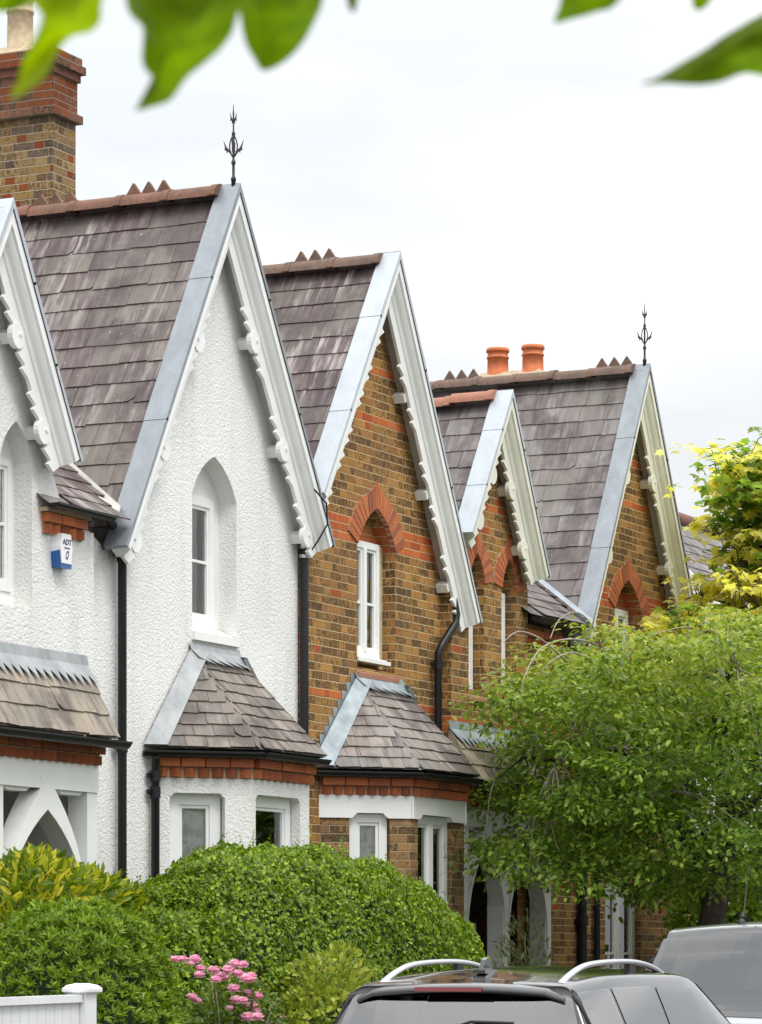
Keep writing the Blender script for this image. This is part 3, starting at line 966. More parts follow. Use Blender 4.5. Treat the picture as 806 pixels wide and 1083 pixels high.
def main_roof(root, xa, xb, xl, xr, zE, slope, yE, mat, lft, rgt):
    """low main roof filling the gap between two gables: narrow at the eave, wide behind the wall"""
    m = MB()
    th = math.atan(slope); V = Vector((0, math.cos(th), math.sin(th))); N = Vector((0,-math.sin(th),math.cos(th)))
    exp = .19; rows = int(4.2/math.cos(th)/exp)
    def rng_of(r):
        # each course runs from the one valley to the other, and stops at the gable walls out in front
        z = zE + (r+.55)*exp*math.sin(th); yy = yE + r*exp*math.cos(th)
        a = lft[0] + (lft[1]-z)/lft[2]; b = rgt[0] - (rgt[1]-z)/rgt[2]
        return (max(a-.02, xl), min(b+.02, xr)) if yy > -.02 else (max(a-.02, xa), min(b+.02, xb+.3))
    slates(m, (0,yE,zE), (1,0,0), V, N, rows, rng_of, exp, .25)
    m.face([(xa,yE,zE-.01),(xb,yE,zE-.01),Vector((xb,yE,zE-.01))+V*.6,Vector((xa,yE,zE-.01))+V*.6], uv=[(0,0)]*4)
    P0 = Vector((xl,yE,zE-.01))+V*.4; P1 = Vector((xr,yE,zE-.01))+V*.4
    m.face([P0,P1,P1+V*4.2,P0+V*4.2], uv=[(0,0)]*4)
    return m.build('main_roof', MAT[mat], root)

def valley(root, xa, sl, za, slope, zE, yE, t0, t1, w, mat='valley_white'):
    """lead valley where the left slope of a gable (apex line x=xa, height za) meets the main roof"""
    def pt(z): return Vector((xa-(za-z)/sl, yE+(z-zE)/slope, z))
    m = MB(); n = 8
    N1 = Vector((-math.sin(math.atan(sl)),0,math.cos(math.atan(sl)))); N2 = Vector((0,-math.sin(math.atan(slope)),math.cos(math.atan(slope))))
    d1 = Vector((1,0,sl)).normalized(); d2 = Vector((-1,0,0))
    for i in range(n):
        z0 = t0+(t1-t0)*i/n; z1 = t0+(t1-t0)*(i+1)/n
        a, b = pt(z0), pt(z1)
        up = (N1+N2).normalized()*.055
        m.face([a+up-Vector((w,0,0))*.75+N2*.01, a+up, b+up, b+up-Vector((w,0,0))*.75+N2*.01])
        m.face([a+up, a+up+d1*w*.45+N1*.01, b+up+d1*w*.45+N1*.01, b+up])
    return m.build('valley_lead', MAT[mat], root)

def back_shell(root, xl, xr, ze, mat='smooth_render', zr=4.6):
    """rear wall, party walls and floors: closes the house so that rooms stay dark"""
    m = MB()
    m.box(xl+.02, xr-.02, 7.9, 8.1, 0, ze)
    m.box(xl+.02, xl+.06, .35, 7.9, 0, ze); m.box(xr-.06, xr-.02, .35, 7.9, 0, ze)
    m.face([(xl,4.,7.75),(xr,4.,7.75),(xr,8.3,ze),(xl,8.3,ze)])
    m.face([(xl,4.,7.75),(xl,8.3,ze),(xl,.9,ze)]); m.face([(xr,4.,7.75),(xr,.9,ze),(xr,8.3,ze)])
    o = m.build('rear_wall', MAT[mat], root)
    return o

def alcove(root, xl, xr, y0, y1, z1, mat, name='porch_wall'):
    m = MB()
    m.face([(xl,y1,0),(xr,y1,0),(xr,y1,z1),(xl,y1,z1)])
    m.face([(xl,y0,0),(xl,y1,0),(xl,y1,z1),(xl,y0,z1)]); m.face([(xr,y1,0),(xr,y0,0),(xr,y0,z1),(xr,y1,z1)])
    m.face([(xl,y0,z1),(xl,y1,z1),(xr,y1,z1),(xr,y0,z1)])
    return m.build(name, MAT[mat], root)

def gable_wall_poly(xl, xr, xa, za, slL, slR, drop=.12):
    """outline of a gable wall, tucked under the roof"""
    zl = za-drop-(xa-xl)*slL; zr = za-drop-(xr-xa)*slR
    return [(xl,0),(xl,zl),(xa,za-drop),(xr,zr),(xr,0)]

# =====================================================================
# HOUSE 1 : white roughcast
# =====================================================================
wh = empty('terraced_house', (23.2,0,0), 'white roughcast house at the left with blue-grey verge strip, iron finial and tall brick chimney', 'house', HG)
S0 = dict(xa=21.05, za=7.05); B1 = dict(xa=24.73, za=7.93)
mw = MB()
panel(mw, (0,WS), (1,0), [(19.5,0),(19.5,2.99),(22.40,2.99),(22.40,0)][:0] or [(19.5,3.0),(19.5,7.0-.12-(21.05-19.5)*1.7),(21.05,6.93),(22.21,6.93-1.16*1.78),(22.605,4.86),(22.605,3.0)], [arched_hole(21.26,21.70,4.19,5.28,5.56), arched_hole(20.40,20.84,4.19,5.28,5.56)], .16)
mw.box(22.44, 22.605, WS, .3, 0, 2.998)
mw.face([(22.605,WS,0),(22.605,.02,0),(22.605,.02,4.86),(22.605,WS,4.86)])
mw.build('wall', MAT['roughcast'], wh)
mw = MB()
panel(mw, (0,0), (1,0), [(22.60,0),(22.60,4.95),(22.93,4.80),(24.73,7.81),(26.265,7.81-1.535*1.57),(26.265,0)], [arched_hole(24.37,25.14,4.205,5.40,5.745)], .17)
mw.build('wall', MAT['roughcast'], wh)
# recessed backs of the arched windows
def tympanum(root, y, d, xl, xr, zb, za, wx0, wx1, wz0, wz1, mat, name='window_recess'):
    m = MB()
    panel(m, (0,y+d), (1,0), [(xl-.02,zb-.02),(xl-.02,za+.03),(xr+.02,za+.03),(xr+.02,zb-.02)], [[(wx0,wz0),(wx0,wz1),(wx1,wz1),(wx1,wz0)]], .06)
    return m.build(name, MAT[mat], root)
tympanum(wh, 0, .168, 24.37, 25.14, 4.2, 5.74, 24.50, 25.03, 4.34, 5.42, 'smooth_render')
window(wh, (0,0), (1,0), 24.50, 25.03, 4.34, 5.42, .155, mull=0, trans=(.5,), fw=.07, sill=False, back='curtain', curtain_cover=(.25,1))
m = MB(); m.prism([(24.36,-.035,4.20),(25.15,-.035,4.20),(25.15,-.035,4.27),(24.36,-.035,4.27)], (0,.20,0)); m.prism([(24.38,.0,4.2705),(25.13,.0,4.2705),(25.13,.15,4.34),(24.38,.15,4.34)],(0,.0,.003)); m.build('sill', MAT['smooth_render'], wh)
for xl in (21.26, 20.40):
    tympanum(wh, WS, .158, xl, xl+.44, 4.18, 5.56, xl+.05, xl+.39, 4.32, 5.30, 'smooth_render')
    window(wh, (0,WS), (1,0), xl+.05, xl+.39, 4.32, 5.30, .145, mull=0, trans=(.5,), fw=.05, sill=False, back='grey_blind')
gable(wh, 24.73, 7.93, YB, 1.69, 1.57, 4.80, 5.20, 0., DEP, 'slate_purple', 'lead_blue', 'white_paint', 'ridge_clay', (1,3), fr=(.385,.69,.94))
gable(wh, 21.05, 7.05, YS, 1.70, 1.78, 4.75, 5.34, WS, DEP, 'slate_purple', 'lead_pale', 'white_paint', 'ridge_clay', (), fr=(.46,.84), capw=.2)
finial(wh, 24.73, YB+.06, 7.93, .70)
# little length of eave between the gables
main_roof(wh, 21.76, 22.62, 21.0, 24.6, 4.985, .70, -.24, 'slate_purple', (21.05,7.05,1.78), (24.73,7.93,1.69))
valley(wh, 24.73, 1.69, 7.93, .70, 4.95, -.20, 5.02, 6.4, .13)
g = MB(); gutter(g, (21.76,-.27,4.985), (22.66,-.24,4.985), .038); gutter(g, (22.60,-.24,4.985), (22.98,-.06,4.965), .038); g.build('gutter', MAT['black_plastic'], wh)
c = MB(); cornice(c, (21.83,WS,0), (22.42,WS,0), (0,-1,0), 4.935); c.build('brick_cornice', MAT['red_brick'], wh)
m = MB(); m.box(21.80,22.45,WS-.075,WS+.02,4.935,4.965); m.box(21.84,22.41,WS-.012,WS+.02,4.77,4.935); m.build('mortar_bed', MAT['mortar'], wh)
# downpipes
downpipe(wh, [(23.0,-.13,4.86),(23.10,-.075,4.72),(23.12,-.065,4.64),(23.12,-.065,.1)], .035, (4.74,3.25,1.2))
downpipe(wh, [(26.27,-.02,5.35),(26.27,-.06,5.2),(26.27,-.06,3.45)], .040, (), bands=(5.16,5.08))
m = MB(); m.tube([(26.05,-.27,5.62),(26.22,-.30,5.52),(26.30,-.27,5.35),(26.25,-.2,5.20),(26.28,-.06,5.05),(26.31,-.05,4.9)], .008, 6); m.build('cable', MAT['black_plastic'], wh)
# bay
BAYW = dict(wall='roughcast', mg=[(.13,.23),(.06,.17),(.23,.13)], ztop_open=2.925, reveal=.15, mull=[0,0,0], trans=(.72,), fw=.09, back='grey_blind', top=(24.33,25.14), slate='slate_bay', lead='lead_old')
canted_bay(wh, 23.74, .58, 1.02, 4.10, 3.21, BAYW)
downpipe(wh, [(23.60,-.10,3.20),(23.655,-.06,3.08),(23.655,-.06,.1)], .034, (3.05,2.92,1.2))
# porch
porch_screen(wh, 19.66, 21.02, 22.44, -.25, 2.855, 3.07, 2.70, 1.55)
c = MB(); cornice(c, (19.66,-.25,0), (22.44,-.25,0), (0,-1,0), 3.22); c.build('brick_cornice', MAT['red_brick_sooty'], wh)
m = MB(); m.box(19.64,22.46,-.30,-.05,3.22,3.26); m.box(19.66,22.44,-.262,-.05,3.07,3.22); m.build('mortar_bed', MAT['mortar'], wh)
lean_roof(wh, 19.6, 22.47, -.40, 3.27, -.12, 3.84, 'slate_porch', 3, .19)
alcove(wh, 19.66, 22.43, -.08, 1.1, 3.05, 'painted_brick')
m = MB(); m.box(20.2,21.05,1.03,1.095,.15,2.15); m.build('front_door', MAT['door_grey'], wh)
back_shell(wh, 19.5, 26.25, 5.0)
# chimney
def chimney(root, xc, yc, sx, sy, z0, bands, ztop, pots, mat='chimney_brick', redmat='chimney_red', zred=9.30):
    m = MB(); m.box(xc, xc+sx, yc, yc+sy, z0, zred); o = m.build('chimney', MAT[mat], root)
    m = MB(); e = .012; m.box(xc-e, xc+sx+e, yc-e, yc+sy+e, zred+.075, ztop-.30)
    e = .05; m.box(xc-e, xc+sx+e, yc-e, yc+sy+e, zred, zred+.074)
    e = .035; m.box(xc-e, xc+sx+e, yc-e, yc+sy+e, ztop-.30, ztop-.226)
    e = .07; m.box(xc-e, xc+sx+e, yc-e, yc+sy+e, ztop-.225, ztop-.151)
    e = .045; m.box(xc-e, xc+sx+e, yc-e, yc+sy+e, ztop-.15, ztop-.076)
    m.build('chimney_head', MAT[redmat], o)
    m = MB(); e = .02
    a = [(xc-e,yc-e),(xc+sx+e,yc-e),(xc+sx+e,yc+sy+e),(xc-e,yc+sy+e)]; i = .13
    b = [(xc+i,yc+i),(xc+sx-i,yc+i),(xc+sx-i,yc+sy-i),(xc+i,yc+sy-i)]
    V = [(x,y,ztop-.075) for x,y in a] + [(x,y,ztop+.03) for x,y in b]
    m.mesh(V, [(0,1,5,4),(1,2,6,5),(2,3,7,6),(3,0,4,7),(4,5,6,7)]); m.build('flaunching', MAT['mortar'], o)
    for (px, py, h, r, pm) in pots:
        p = MB()
        p.lathe((px,py,ztop), [(r*1.05,-.03),(r*1.05,.02),(r*.98,.03),(r*.94,h*.62),(r*1.02,h*.63),(r*1.02,h*.68),(r*.93,h*.69),(r*.93,h*.76),(r*.93,h*.84),(r*1.06,h*.86),(r*1.06,h*.93),(r,h),(r*.8,h),(r*.8,h*.7)], 24)
        p.build('chimney_pot', MAT[pm], o)
    return o
chimney(wh, 26.68, 2.72, .41, 1.25, 6.0, (), 9.98, [(26.9,3.20,.55,.125,'pot_buff'),(26.9,3.72,.55,.125,'pot_buff')])

# =====================================================================
# HOUSE 2 : yellow stock brick
# =====================================================================
bh = empty('terraced_house', (28.6,0,0), 'brown stock brick house in the middle with pale blue-white verge strip and red banded brickwork', 'house', HG)
mw = MB()
panel(mw, (0,0), (1,0), [(26.272,0),(26.272,7.83-(27.81-26.272)*1.52),(27.81,7.83),(29.40,7.83-1.59*1.73),(29.40,0)], [arched_hole(27.44,28.23,4.22,5.34,5.69)], .16)
mw.build('wall', MAT['stock_brick'], bh)
mw = MB()
panel(mw, (0,WS), (1,0), [(29.235,2.90),(29.235,6.93-(30.14-29.235)*1.52),(30.14,6.93),(31.07,6.93-.93*1.79),(31.07,2.90)], [arched_hole(29.64,30.00,4.17,5.22,5.50), arched_hole(30.42,30.78,4.17,5.22,5.53)], .15)
mw.face([(29.235,WS,2.9),(29.235,WS,5.55),(29.235,.02,5.55),(29.235,.02,2.9)]); mw.face([(31.07,WS,2.9),(31.07,.4,2.9),(31.07,.4,5.26),(31.07,WS,5.26)])
mw.build('wall', MAT['stock_brick_wing'], bh)
voussoirs(bh, 0, 27.44, 28.23, 5.33, 5.69, .215, 9)
voussoirs(bh, WS, 29.64, 30.00, 5.22, 5.50, .20, 8); voussoirs(bh, WS, 30.42, 30.78, 5.22, 5.53, .20, 8)
tympanum(bh, 0, .158, 27.44, 28.23, 4.22, 5.69, 27.50, 28.19, 4.33, 5.39, 'stock_brick')
window(bh, (0,0), (1,0), 27.50, 28.11, 4.33, 5.39, .10, mull=1, trans=(.46,), fw=.06, sill=True, back='grey_blind')
m = MB(); m.box(28.113,28.222,.125,.156,4.26,5.38); m.build('jamb', MAT['jamb_stone'], bh)
m = MB(); m.prism([(27.40,-.03,4.17),(27.40,.14,4.25),(27.40,.14,4.13),(27.40,-.03,4.13)], (.86,0,0)); m.build('tile_sill', MAT['ridge_red'], bh)
for xl, za in ((29.64,5.50),(30.42,5.53)):
    tympanum(bh, WS, .148, xl, xl+.36, 4.17, za, xl+.02, xl+.34, 4.20, 5.20, 'stock_brick_wing')
    window(bh, (0,WS), (1,0), xl+.02, xl+.34, 4.20, 5.20, .11, mull=0, trans=(.5,), fw=.05, sill=False, back='grey_blind')
    m = MB(); m.prism([(xl-.02,WS-.03,4.10),(xl-.02,WS+.14,4.19),(xl-.02,WS+.14,4.07),(xl-.02,WS-.03,4.07)], (.40,0,0)); m.build('tile_sill', MAT['ridge_red'], bh)
gable(bh, 27.81, 7.95, YB, 1.52, 1.73, 5.63, 4.82, 0., DEP, 'slate_purple', 'lead_pale', 'white_paint', 'ridge_brown', (1,), fr=(.345,.61,.87), roundels=False)
gable(bh, 30.14, 7.05, YS, 1.53, 1.79, 5.62, 5.40, WS, DEP, 'slate_grey', 'lead_pale', 'cream_paint', 'ridge_red', (), fr=(.47,.80), ridge_slope=-.045)
main_roof(bh, 30.9, 32.1, 28.2, 33.8, 5.02, .70, -.22, 'slate_grey', (30.14,7.05,1.79), (34.06,7.93,1.77))
valley(bh, 34.06, 1.77, 7.93, .70, 5.02, -.22, 5.0, 6.1, .11, 'lead_pale')
g = MB(); gutter(g, (30.92,-.27,4.98), (32.1,-.27,4.98), .055); g.build('gutter', MAT['black_plastic'], bh)
mw = MB(); panel(mw, (0,0), (1,0), [(31.06,0),(31.06,4.95),(32.2,4.95),(32.2,0)], [], .1); mw.build('wall', MAT['stock_brick'], bh)
c = MB(); cornice(c, (31.1,0,0), (32.1,0,0), (0,-1,0), 4.90); c.build('brick_cornice', MAT['red_brick'], bh)
downpipe(bh, [tuple(spot(476,606,-.06)),tuple(spot(479,628,-.10)),tuple(spot(483,650,-.13)),tuple(spot(482,659,-.13)),tuple(spot(468,681,-.09)),tuple(spot(464,690,-.08)),tuple(spot(463.5,700,-.07)),(spot(463.5,700,-.07).x,-.07,.1)], .037, (4.36,2.6))
BAYB = dict(wall='bay_brick', mg=[(.27,.20),(.14,.26),(.2,.27)], ztop_open=2.80, lintel=.19, reveal=.11, mull=[0,1,0], trans=(.62,), fw=.075, back='grey_blind', top=(27.40,28.34), slate='slate_bay_pale', lead='lead_streaked', stepped=True)
canted_bay(bh, 26.70, .60, 1.14, 4.10, 3.20, BAYB)
porch_screen(bh, 29.20, 30.24, 31.36, -.25, 2.855, 3.02, 2.70, 1.55)
m = MB(); m.box(29.2,31.36,-.26,-.05,3.02,3.25); m.build('mortar_bed', MAT['mortar'], bh)
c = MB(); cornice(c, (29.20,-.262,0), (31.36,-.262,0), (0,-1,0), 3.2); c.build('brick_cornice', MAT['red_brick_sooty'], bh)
lean_roof(bh, 29.15, 31.40, -.42, 3.27, -.12, 3.78, 'slate_porch', 3, .19, lead_mat='lead_streaked')
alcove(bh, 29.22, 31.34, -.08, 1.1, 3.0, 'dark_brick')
m = MB(); m.box(29.25,30.1,.02,.06,.1,1.95); m.build('porch_panel', MAT['panel_grey'], bh)
back_shell(bh, 26.25, 32.2, 5.0, 'stock_brick')

# =====================================================================
# HOUSE 3 : brick, further along, finial and two orange pots
# =====================================================================
ch = empty('terraced_house', (34.0,0,0), 'far brick house with grey lead verge, iron finial and two orange chimney pots', 'house', HG)
mw = MB()
panel(mw, (0,0), (1,0), [(32.2,0),(32.2,4.45),(34.06,7.81),(36.0,4.38),(36.0,0)], [arched_hole(33.67,34.43,4.22,5.33,5.67), [(33.40,.9),(33.40,2.42),(34.42,2.42),(34.42,.9)]], .16)
mw.build('wall', MAT['stock_brick'], ch)
voussoirs(ch, 0, 33.67, 34.43, 5.33, 5.67, .215, 9)
tympanum(ch, 0, .158, 33.67, 34.43, 4.22, 5.67, 33.73, 34.37, 4.30, 5.37, 'stock_brick')
window(ch, (0,0), (1,0), 33.70, 34.37, 4.30, 5.37, .12, mull=1, trans=(.5,), fw=.07, back='grey_blind')
window(ch, (0,0), (1,0), 33.41, 34.41, .9, 2.41, .06, mull=1, trans=(.5,), fw=.08, back=None)
gable(ch, 34.06, 7.93, YB, 1.77, 1.76, 4.84, 4.90, 0., DEP, 'slate_grey', 'lead_blue', 'cream_paint', 'ridge_brown', (0,4), fr=(.35,.64,.9))
finial(ch, 34.06, YB+.06, 7.93, .70)
chimney(ch, 35.05, 1.38, .42, .95, 6.0, (), 8.20, [(35.26,1.62,.31,.125,'terracotta'),(35.26,2.05,.31,.125,'terracotta')], zred=7.8)
downpipe(ch, [(32.62,-.06,4.6),(32.62,-.06,.1)], .05, (2.0,)); downpipe(ch, [(33.02,-.06,3.2),(33.02,-.06,.1)], .035, ())
back_shell(ch, 32.2, 36.0, 5.0, 'stock_brick')

# =====================================================================
# HOUSE 4 : beyond the far gable, its white end wall towards us
# =====================================================================
fh = empty('terraced_house', (45,1,0), 'distant house with white gable end and brown slate roof beyond the far brick gable', 'house', HG)
m = MB()
xf = 41.5
m.face([(xf,.2,0),(xf,.2,4.6),(xf,2.9,7.55),(xf,5.6,4.6),(xf,5.6,0)]); m.box(xf+.01,52,.2,.4,0,4.6)
m.build('wall', MAT['smooth_render'], fh)
rf = MB(); th = math.atan2(2.95,2.7); V = Vector((0,math.cos(th),math.sin(th))); N = Vector((0,-math.sin(th),math.cos(th)))
slates(rf, (0,-.05,4.33), (1,0,0), V, N, 22, lambda r: (xf-.15, 52), .19, .28)
rf.face([(xf-.1,-.05,4.3),(52,-.05,4.3),(52,2.9,7.5),(xf-.1,2.9,7.5)], uv=[(0,0)]*4); rf.face([(xf-.1,5.85,4.3),(52,5.85,4.3),(52,2.9,7.5),(xf-.1,2.9,7.5)], uv=[(0,0)]*4)
rfo = rf.build('roof', MAT['slate_grey'], fh)
m = MB(); x = xf-.15
while x < 52:
    m.tube([(x,2.9,7.56),(x+.44,2.9,7.56)], .11, 10); x += .45
for k in range(3): m.prism([(xf+1.2+k*.15,2.88,7.64),(xf+1.34+k*.15,2.88,7.64),(xf+1.27+k*.15,2.88,7.80)], (0,.04,0))
m.build('ridge_tiles', MAT['ridge_clay'], rfo)
m = MB()
for s_ in (1,-1):
    a = Vector((xf-.16,2.9,7.60)); b = Vector((xf-.16,2.9-s_*3.0,4.32)); w = Vector((0,0,-.60))
    m.prism([tuple(a),tuple(b),tuple(b+w),tuple(a+w)], (.05,0,0))
m.build('bargeboard', MAT['white_paint'], fh)
m = MB(); m.box(46,46.6,4.2,5.0,4,8.1); m.build('chimney', MAT['chimney_brick'], fh)

# =====================================================================
# alarm box on the white wall
# =====================================================================
al = empty('alarm_box', (22.12,WS,4.62), 'white and blue burglar alarm box on the white wall under the brick dentils', 'alarm box')
m = MB()
AS = .84
front = [(x*AS,z*AS) for x,z in [(-.075,.145),(.075,.145),(.105,.03),(.085,-.12),(-.085,-.12),(-.105,.03)]]
back_ = [(x*1.12,z*1.06) for x,z in front]
X0, Z0 = 22.06, 4.665
V = [(X0+x,WS-.085,Z0+z) for x,z in front] + [(X0+x,WS-.001,Z0+z) for x,z in back_]
m.mesh(V, [(0,5,4,3,2,1)] + [(i,(i+1)%6,6+(i+1)%6,6+i) for i in range(6)]); 
m.build('case', MAT['alarm_white'], al)
m = MB()
low = [(x*AS,z*AS) for x,z in [(-.100,-.0),(-.085,-.122),(.085,-.122),(.100,0.),(.112,-.02),(.092,-.16),(-.092,-.16),(-.112,-.02)]]
m.prism([(X0+x,WS-.080,Z0+z) for x,z in low], (0,.078,0)); m.build('strobe_base', MAT['alarm_blue'], al)
def text_mesh(s, size, loc, mat, parent, name='lettering', ext=.002):
    cu = bpy.data.curves.new(name, 'FONT'); cu.body = s; cu.size = size; cu.align_x = 'CENTER'; cu.extrude = ext
    o = bpy.data.objects.new(name, cu); COL.objects.link(o)
    dg = bpy.context.evaluated_depsgraph_get(); me = bpy.data.meshes.new_from_object(o.evaluated_get(dg))
    bpy.data.objects.remove(o); me.transform(Matrix.Translation(loc) @ Matrix.Rotation(R(90),4,'X'))
    me.materials.clear()
    return link_mesh(me, name, MAT[mat], parent)
text_mesh('ADT', .062, Vector((X0+.005,WS-.0865,Z0+.04)), 'ink_blue', al)
m = MB(); m.box(X0-.035,X0+.045,WS-.0875,WS-.084,Z0+.012,Z0+.020)
ring = []
for r_ in (1., .62): ring.append([(X0+.008+.021*r_*math.cos(2*math.pi*i/20)+.009*math.sin(2*math.pi*i/20), Z0-.036+.034*r_*math.sin(2*math.pi*i/20)) for i in range(20)])
for i in range(20):
    j = (i+1)%20; a,b,c_,d_ = ring[0][i],ring[0][j],ring[1][j],ring[1][i]
    m.face([(p[0],WS-.0875,p[1]) for p in (a,b,c_,d_)])
m.build('emblem', MAT['ink_blue'], al)

# =====================================================================
# foliage
# =====================================================================
KITE = (np.array([(0,0,0),(.42,.5,.06),(1,0,0),(.42,-.5,.06)]), [(0,1,2),(0,2,3)])
OVAL = (np.array([(0,0,0),(.25,.40,.05),(.65,.42,.04),(1,0,-.10),(.65,-.42,.04),(.25,-.40,.05),(.5,0,-.02)]), [(0,6,1),(1,6,2),(2,6,3),(3,6,4),(4,6,5),(5,6,0)])
MAPLE = (np.array([(0,0,0),(.10,.35,0),(.02,.62,-.06),(.32,.42,0),(.55,.66,-.08),(.60,.28,.02),(1,0,-.10),(.60,-.28,.02),(.55,-.66,-.08),(.32,-.42,0),(.02,-.62,-.06),(.10,-.35,0),(.35,0,.03)]),
         [(12,i,(i+1)%12) for i in range(12)])
def unit(a): return a/np.maximum(np.linalg.norm(a,axis=1,keepdims=True),1e-9)
def leaves(name, mat, parent, P, D, N, L, W, tpl=KITE, tint=None, droop=None):
    P, D = np.asarray(P,float), unit(np.asarray(D,float))
    N = np.asarray(N,float); S = unit(np.cross(N,D)); N = np.cross(D,S)
    T, F = tpl; n = len(P); k = len(T)
    L = np.broadcast_to(L,(n,))[:,None,None]; W = np.broadcast_to(W,(n,))[:,None,None]
    V = P[:,None,:] + D[:,None,:]*T[None,:,0:1]*L + S[:,None,:]*T[None,:,1:2]*W + N[:,None,:]*T[None,:,2:3]*L
    V = V.reshape(-1,3)
    F = np.array(F); nf = len(F)
    idx = (np.arange(n)[:,None,None]*k + F[None]).reshape(-1)
    off = origin_of(parent) if parent is not None else Vector((0,0,0))
    V = V - np.array(off)
    me = bpy.data.meshes.new(name)
    me.vertices.add(len(V)); me.vertices.foreach_set('co', V.ravel().astype(np.float32))
    me.loops.add(len(idx)); me.loops.foreach_set('vertex_index', idx.astype(np.int32))
    me.polygons.add(n*nf); me.polygons.foreach_set('loop_start', np.arange(n*nf,dtype=np.int32)*3); me.polygons.foreach_set('loop_total', np.full(n*nf,3,dtype=np.int32))
    me.polygons.foreach_set('use_smooth', np.ones(n*nf,dtype=bool))
    me.update(calc_edges=True); me.validate()
    if tint is not None:
        a = me.attributes.new('tint','FLOAT','FACE'); a.data.foreach_set('value', np.repeat(np.asarray(tint),nf).astype(np.float32))
    o = bpy.data.objects.new(name, me); COL.objects.link(o); me.materials.append(MAT[mat])
    if parent is not None: o.parent = parent
    return o

def fbm(P, s, seed=0.):
    return np.array([noise.fractal(Vector((p[0]*s+seed, p[1]*s-seed, p[2]*s)), .7, 2., 3) for p in P])

def blob_shrub(name, base, size, n, Lw, mat, label, cat, tpl=KITE, up=.3, rough=.12, group=None, power=2.4, depth=.22, jit=.9, core=True, micro=0., flat=0., rosette=0, topfn=None, tintf=None, ns=1.6, shoots=0):
    """shrub as a shell of leaves some way deep over a solid dark core that stands in for the inner shade"""
    bx, by = base; rx, ry, h = size
    root = empty(name, (bx,by,0), label, cat, group)
    d = nr.normal(size=(n,3)); d[:,2] = np.abs(d[:,2])*1.0 - .12*(nr.random(n)<.4)
    d = unit(d)
    # superellipsoid radius
    r = (np.abs(d[:,0])**power + np.abs(d[:,1])**power + np.abs(d[:,2])**power)**(-1/power)
    Q = d*r[:,None]
    nz = fbm(Q*np.array([rx,ry,h]), ns, bx)
    if micro: nz = nz + micro/rough*fbm(Q*np.array([rx,ry,h]), ns*4.5, by)
    k = 1 + rough*nz - depth*nr.random(n)**2.2*.8
    P = Q*k[:,None]*np.array([rx,ry,h*.86]) + np.array([bx,by,h*.14])
    if topfn is not None: P[:,2] *= topfn(P[:,0])
    nrm = unit(Q/np.array([rx,ry,h]))
    D = unit(nrm*.9 + nr.normal(size=(n,3))*jit*.6 + np.array([0,0,up]))
    Nn = nrm + nr.normal(size=(n,3))*.6 + np.array([0,0,.3])
    if flat:
        tg = unit(np.cross(nrm, nr.normal(size=(n,3))))
        D = unit(tg + nrm*.35 + nr.normal(size=(n,3))*.25 + np.array([0,0,up]))
        Nn = nrm + nr.normal(size=(n,3))*.42 + np.array([0,0,.35])
    L = nr.uniform(.75,1.2,n)*Lw[0]
    if rosette:
        c = np.repeat(np.arange(0, n, rosette), rosette)[:n]
        P = P[c]; nc = nrm[c]; ax = unit(nc + np.array([0,0,up]) + nr.normal(size=(n,3))[c]*.35)
        tg = unit(np.cross(ax, nr.normal(size=(n,3))))
        D = unit(tg*nr.uniform(.5,1.1,(n,1)) + ax*nr.uniform(.35,.9,(n,1)))
        Nn = ax - D*.3 + nr.normal(size=(n,3))*.15
    keep = P[:,2] > .02
    tint = tintf(P) if tintf else None
    leaves('foliage', mat, root, P[keep], D[keep], Nn[keep], L[keep], L[keep]*Lw[1]/Lw[0], tpl, tint)
    if shoots:
        PP=[];DD=[];NN=[]
        tw = MB()
        top = np.where((d[:,2]>.55))[0]
        for i in nr.choice(top, shoots):
            p = P[i]; hh = nr.uniform(.05,.22); lean = nr.normal(size=2)*.12
            for j in range(int(hh/.022)):
                q = p + np.array([lean[0]*j*.02, lean[1]*j*.02, j*.022]); a = nr.uniform(0,6.3)
                PP.append(q); DD.append((math.cos(a)*.8,math.sin(a)*.8,.75)); NN.append((0,0,1))
        leaves('young_shoots', mat, root, PP, DD, NN, Lw[0]*.85, Lw[1]*.8, tpl, np.ones(len(PP)) if tintf else None)
    if core:  # solid dark hull, its colour stands in for shade between the leaves
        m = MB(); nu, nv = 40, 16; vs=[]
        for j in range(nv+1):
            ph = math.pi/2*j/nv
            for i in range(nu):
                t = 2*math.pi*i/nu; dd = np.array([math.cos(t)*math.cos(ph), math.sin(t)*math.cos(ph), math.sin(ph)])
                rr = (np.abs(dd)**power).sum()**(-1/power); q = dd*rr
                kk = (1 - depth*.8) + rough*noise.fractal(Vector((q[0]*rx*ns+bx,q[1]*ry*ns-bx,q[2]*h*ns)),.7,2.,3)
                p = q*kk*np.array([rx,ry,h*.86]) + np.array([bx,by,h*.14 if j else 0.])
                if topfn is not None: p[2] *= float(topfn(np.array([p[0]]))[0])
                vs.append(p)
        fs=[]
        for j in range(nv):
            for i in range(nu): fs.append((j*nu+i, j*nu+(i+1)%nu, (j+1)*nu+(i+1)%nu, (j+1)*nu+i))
        m.mesh(vs, fs, True); m.build('shade_core', MAT['core_green'], root)
    return root

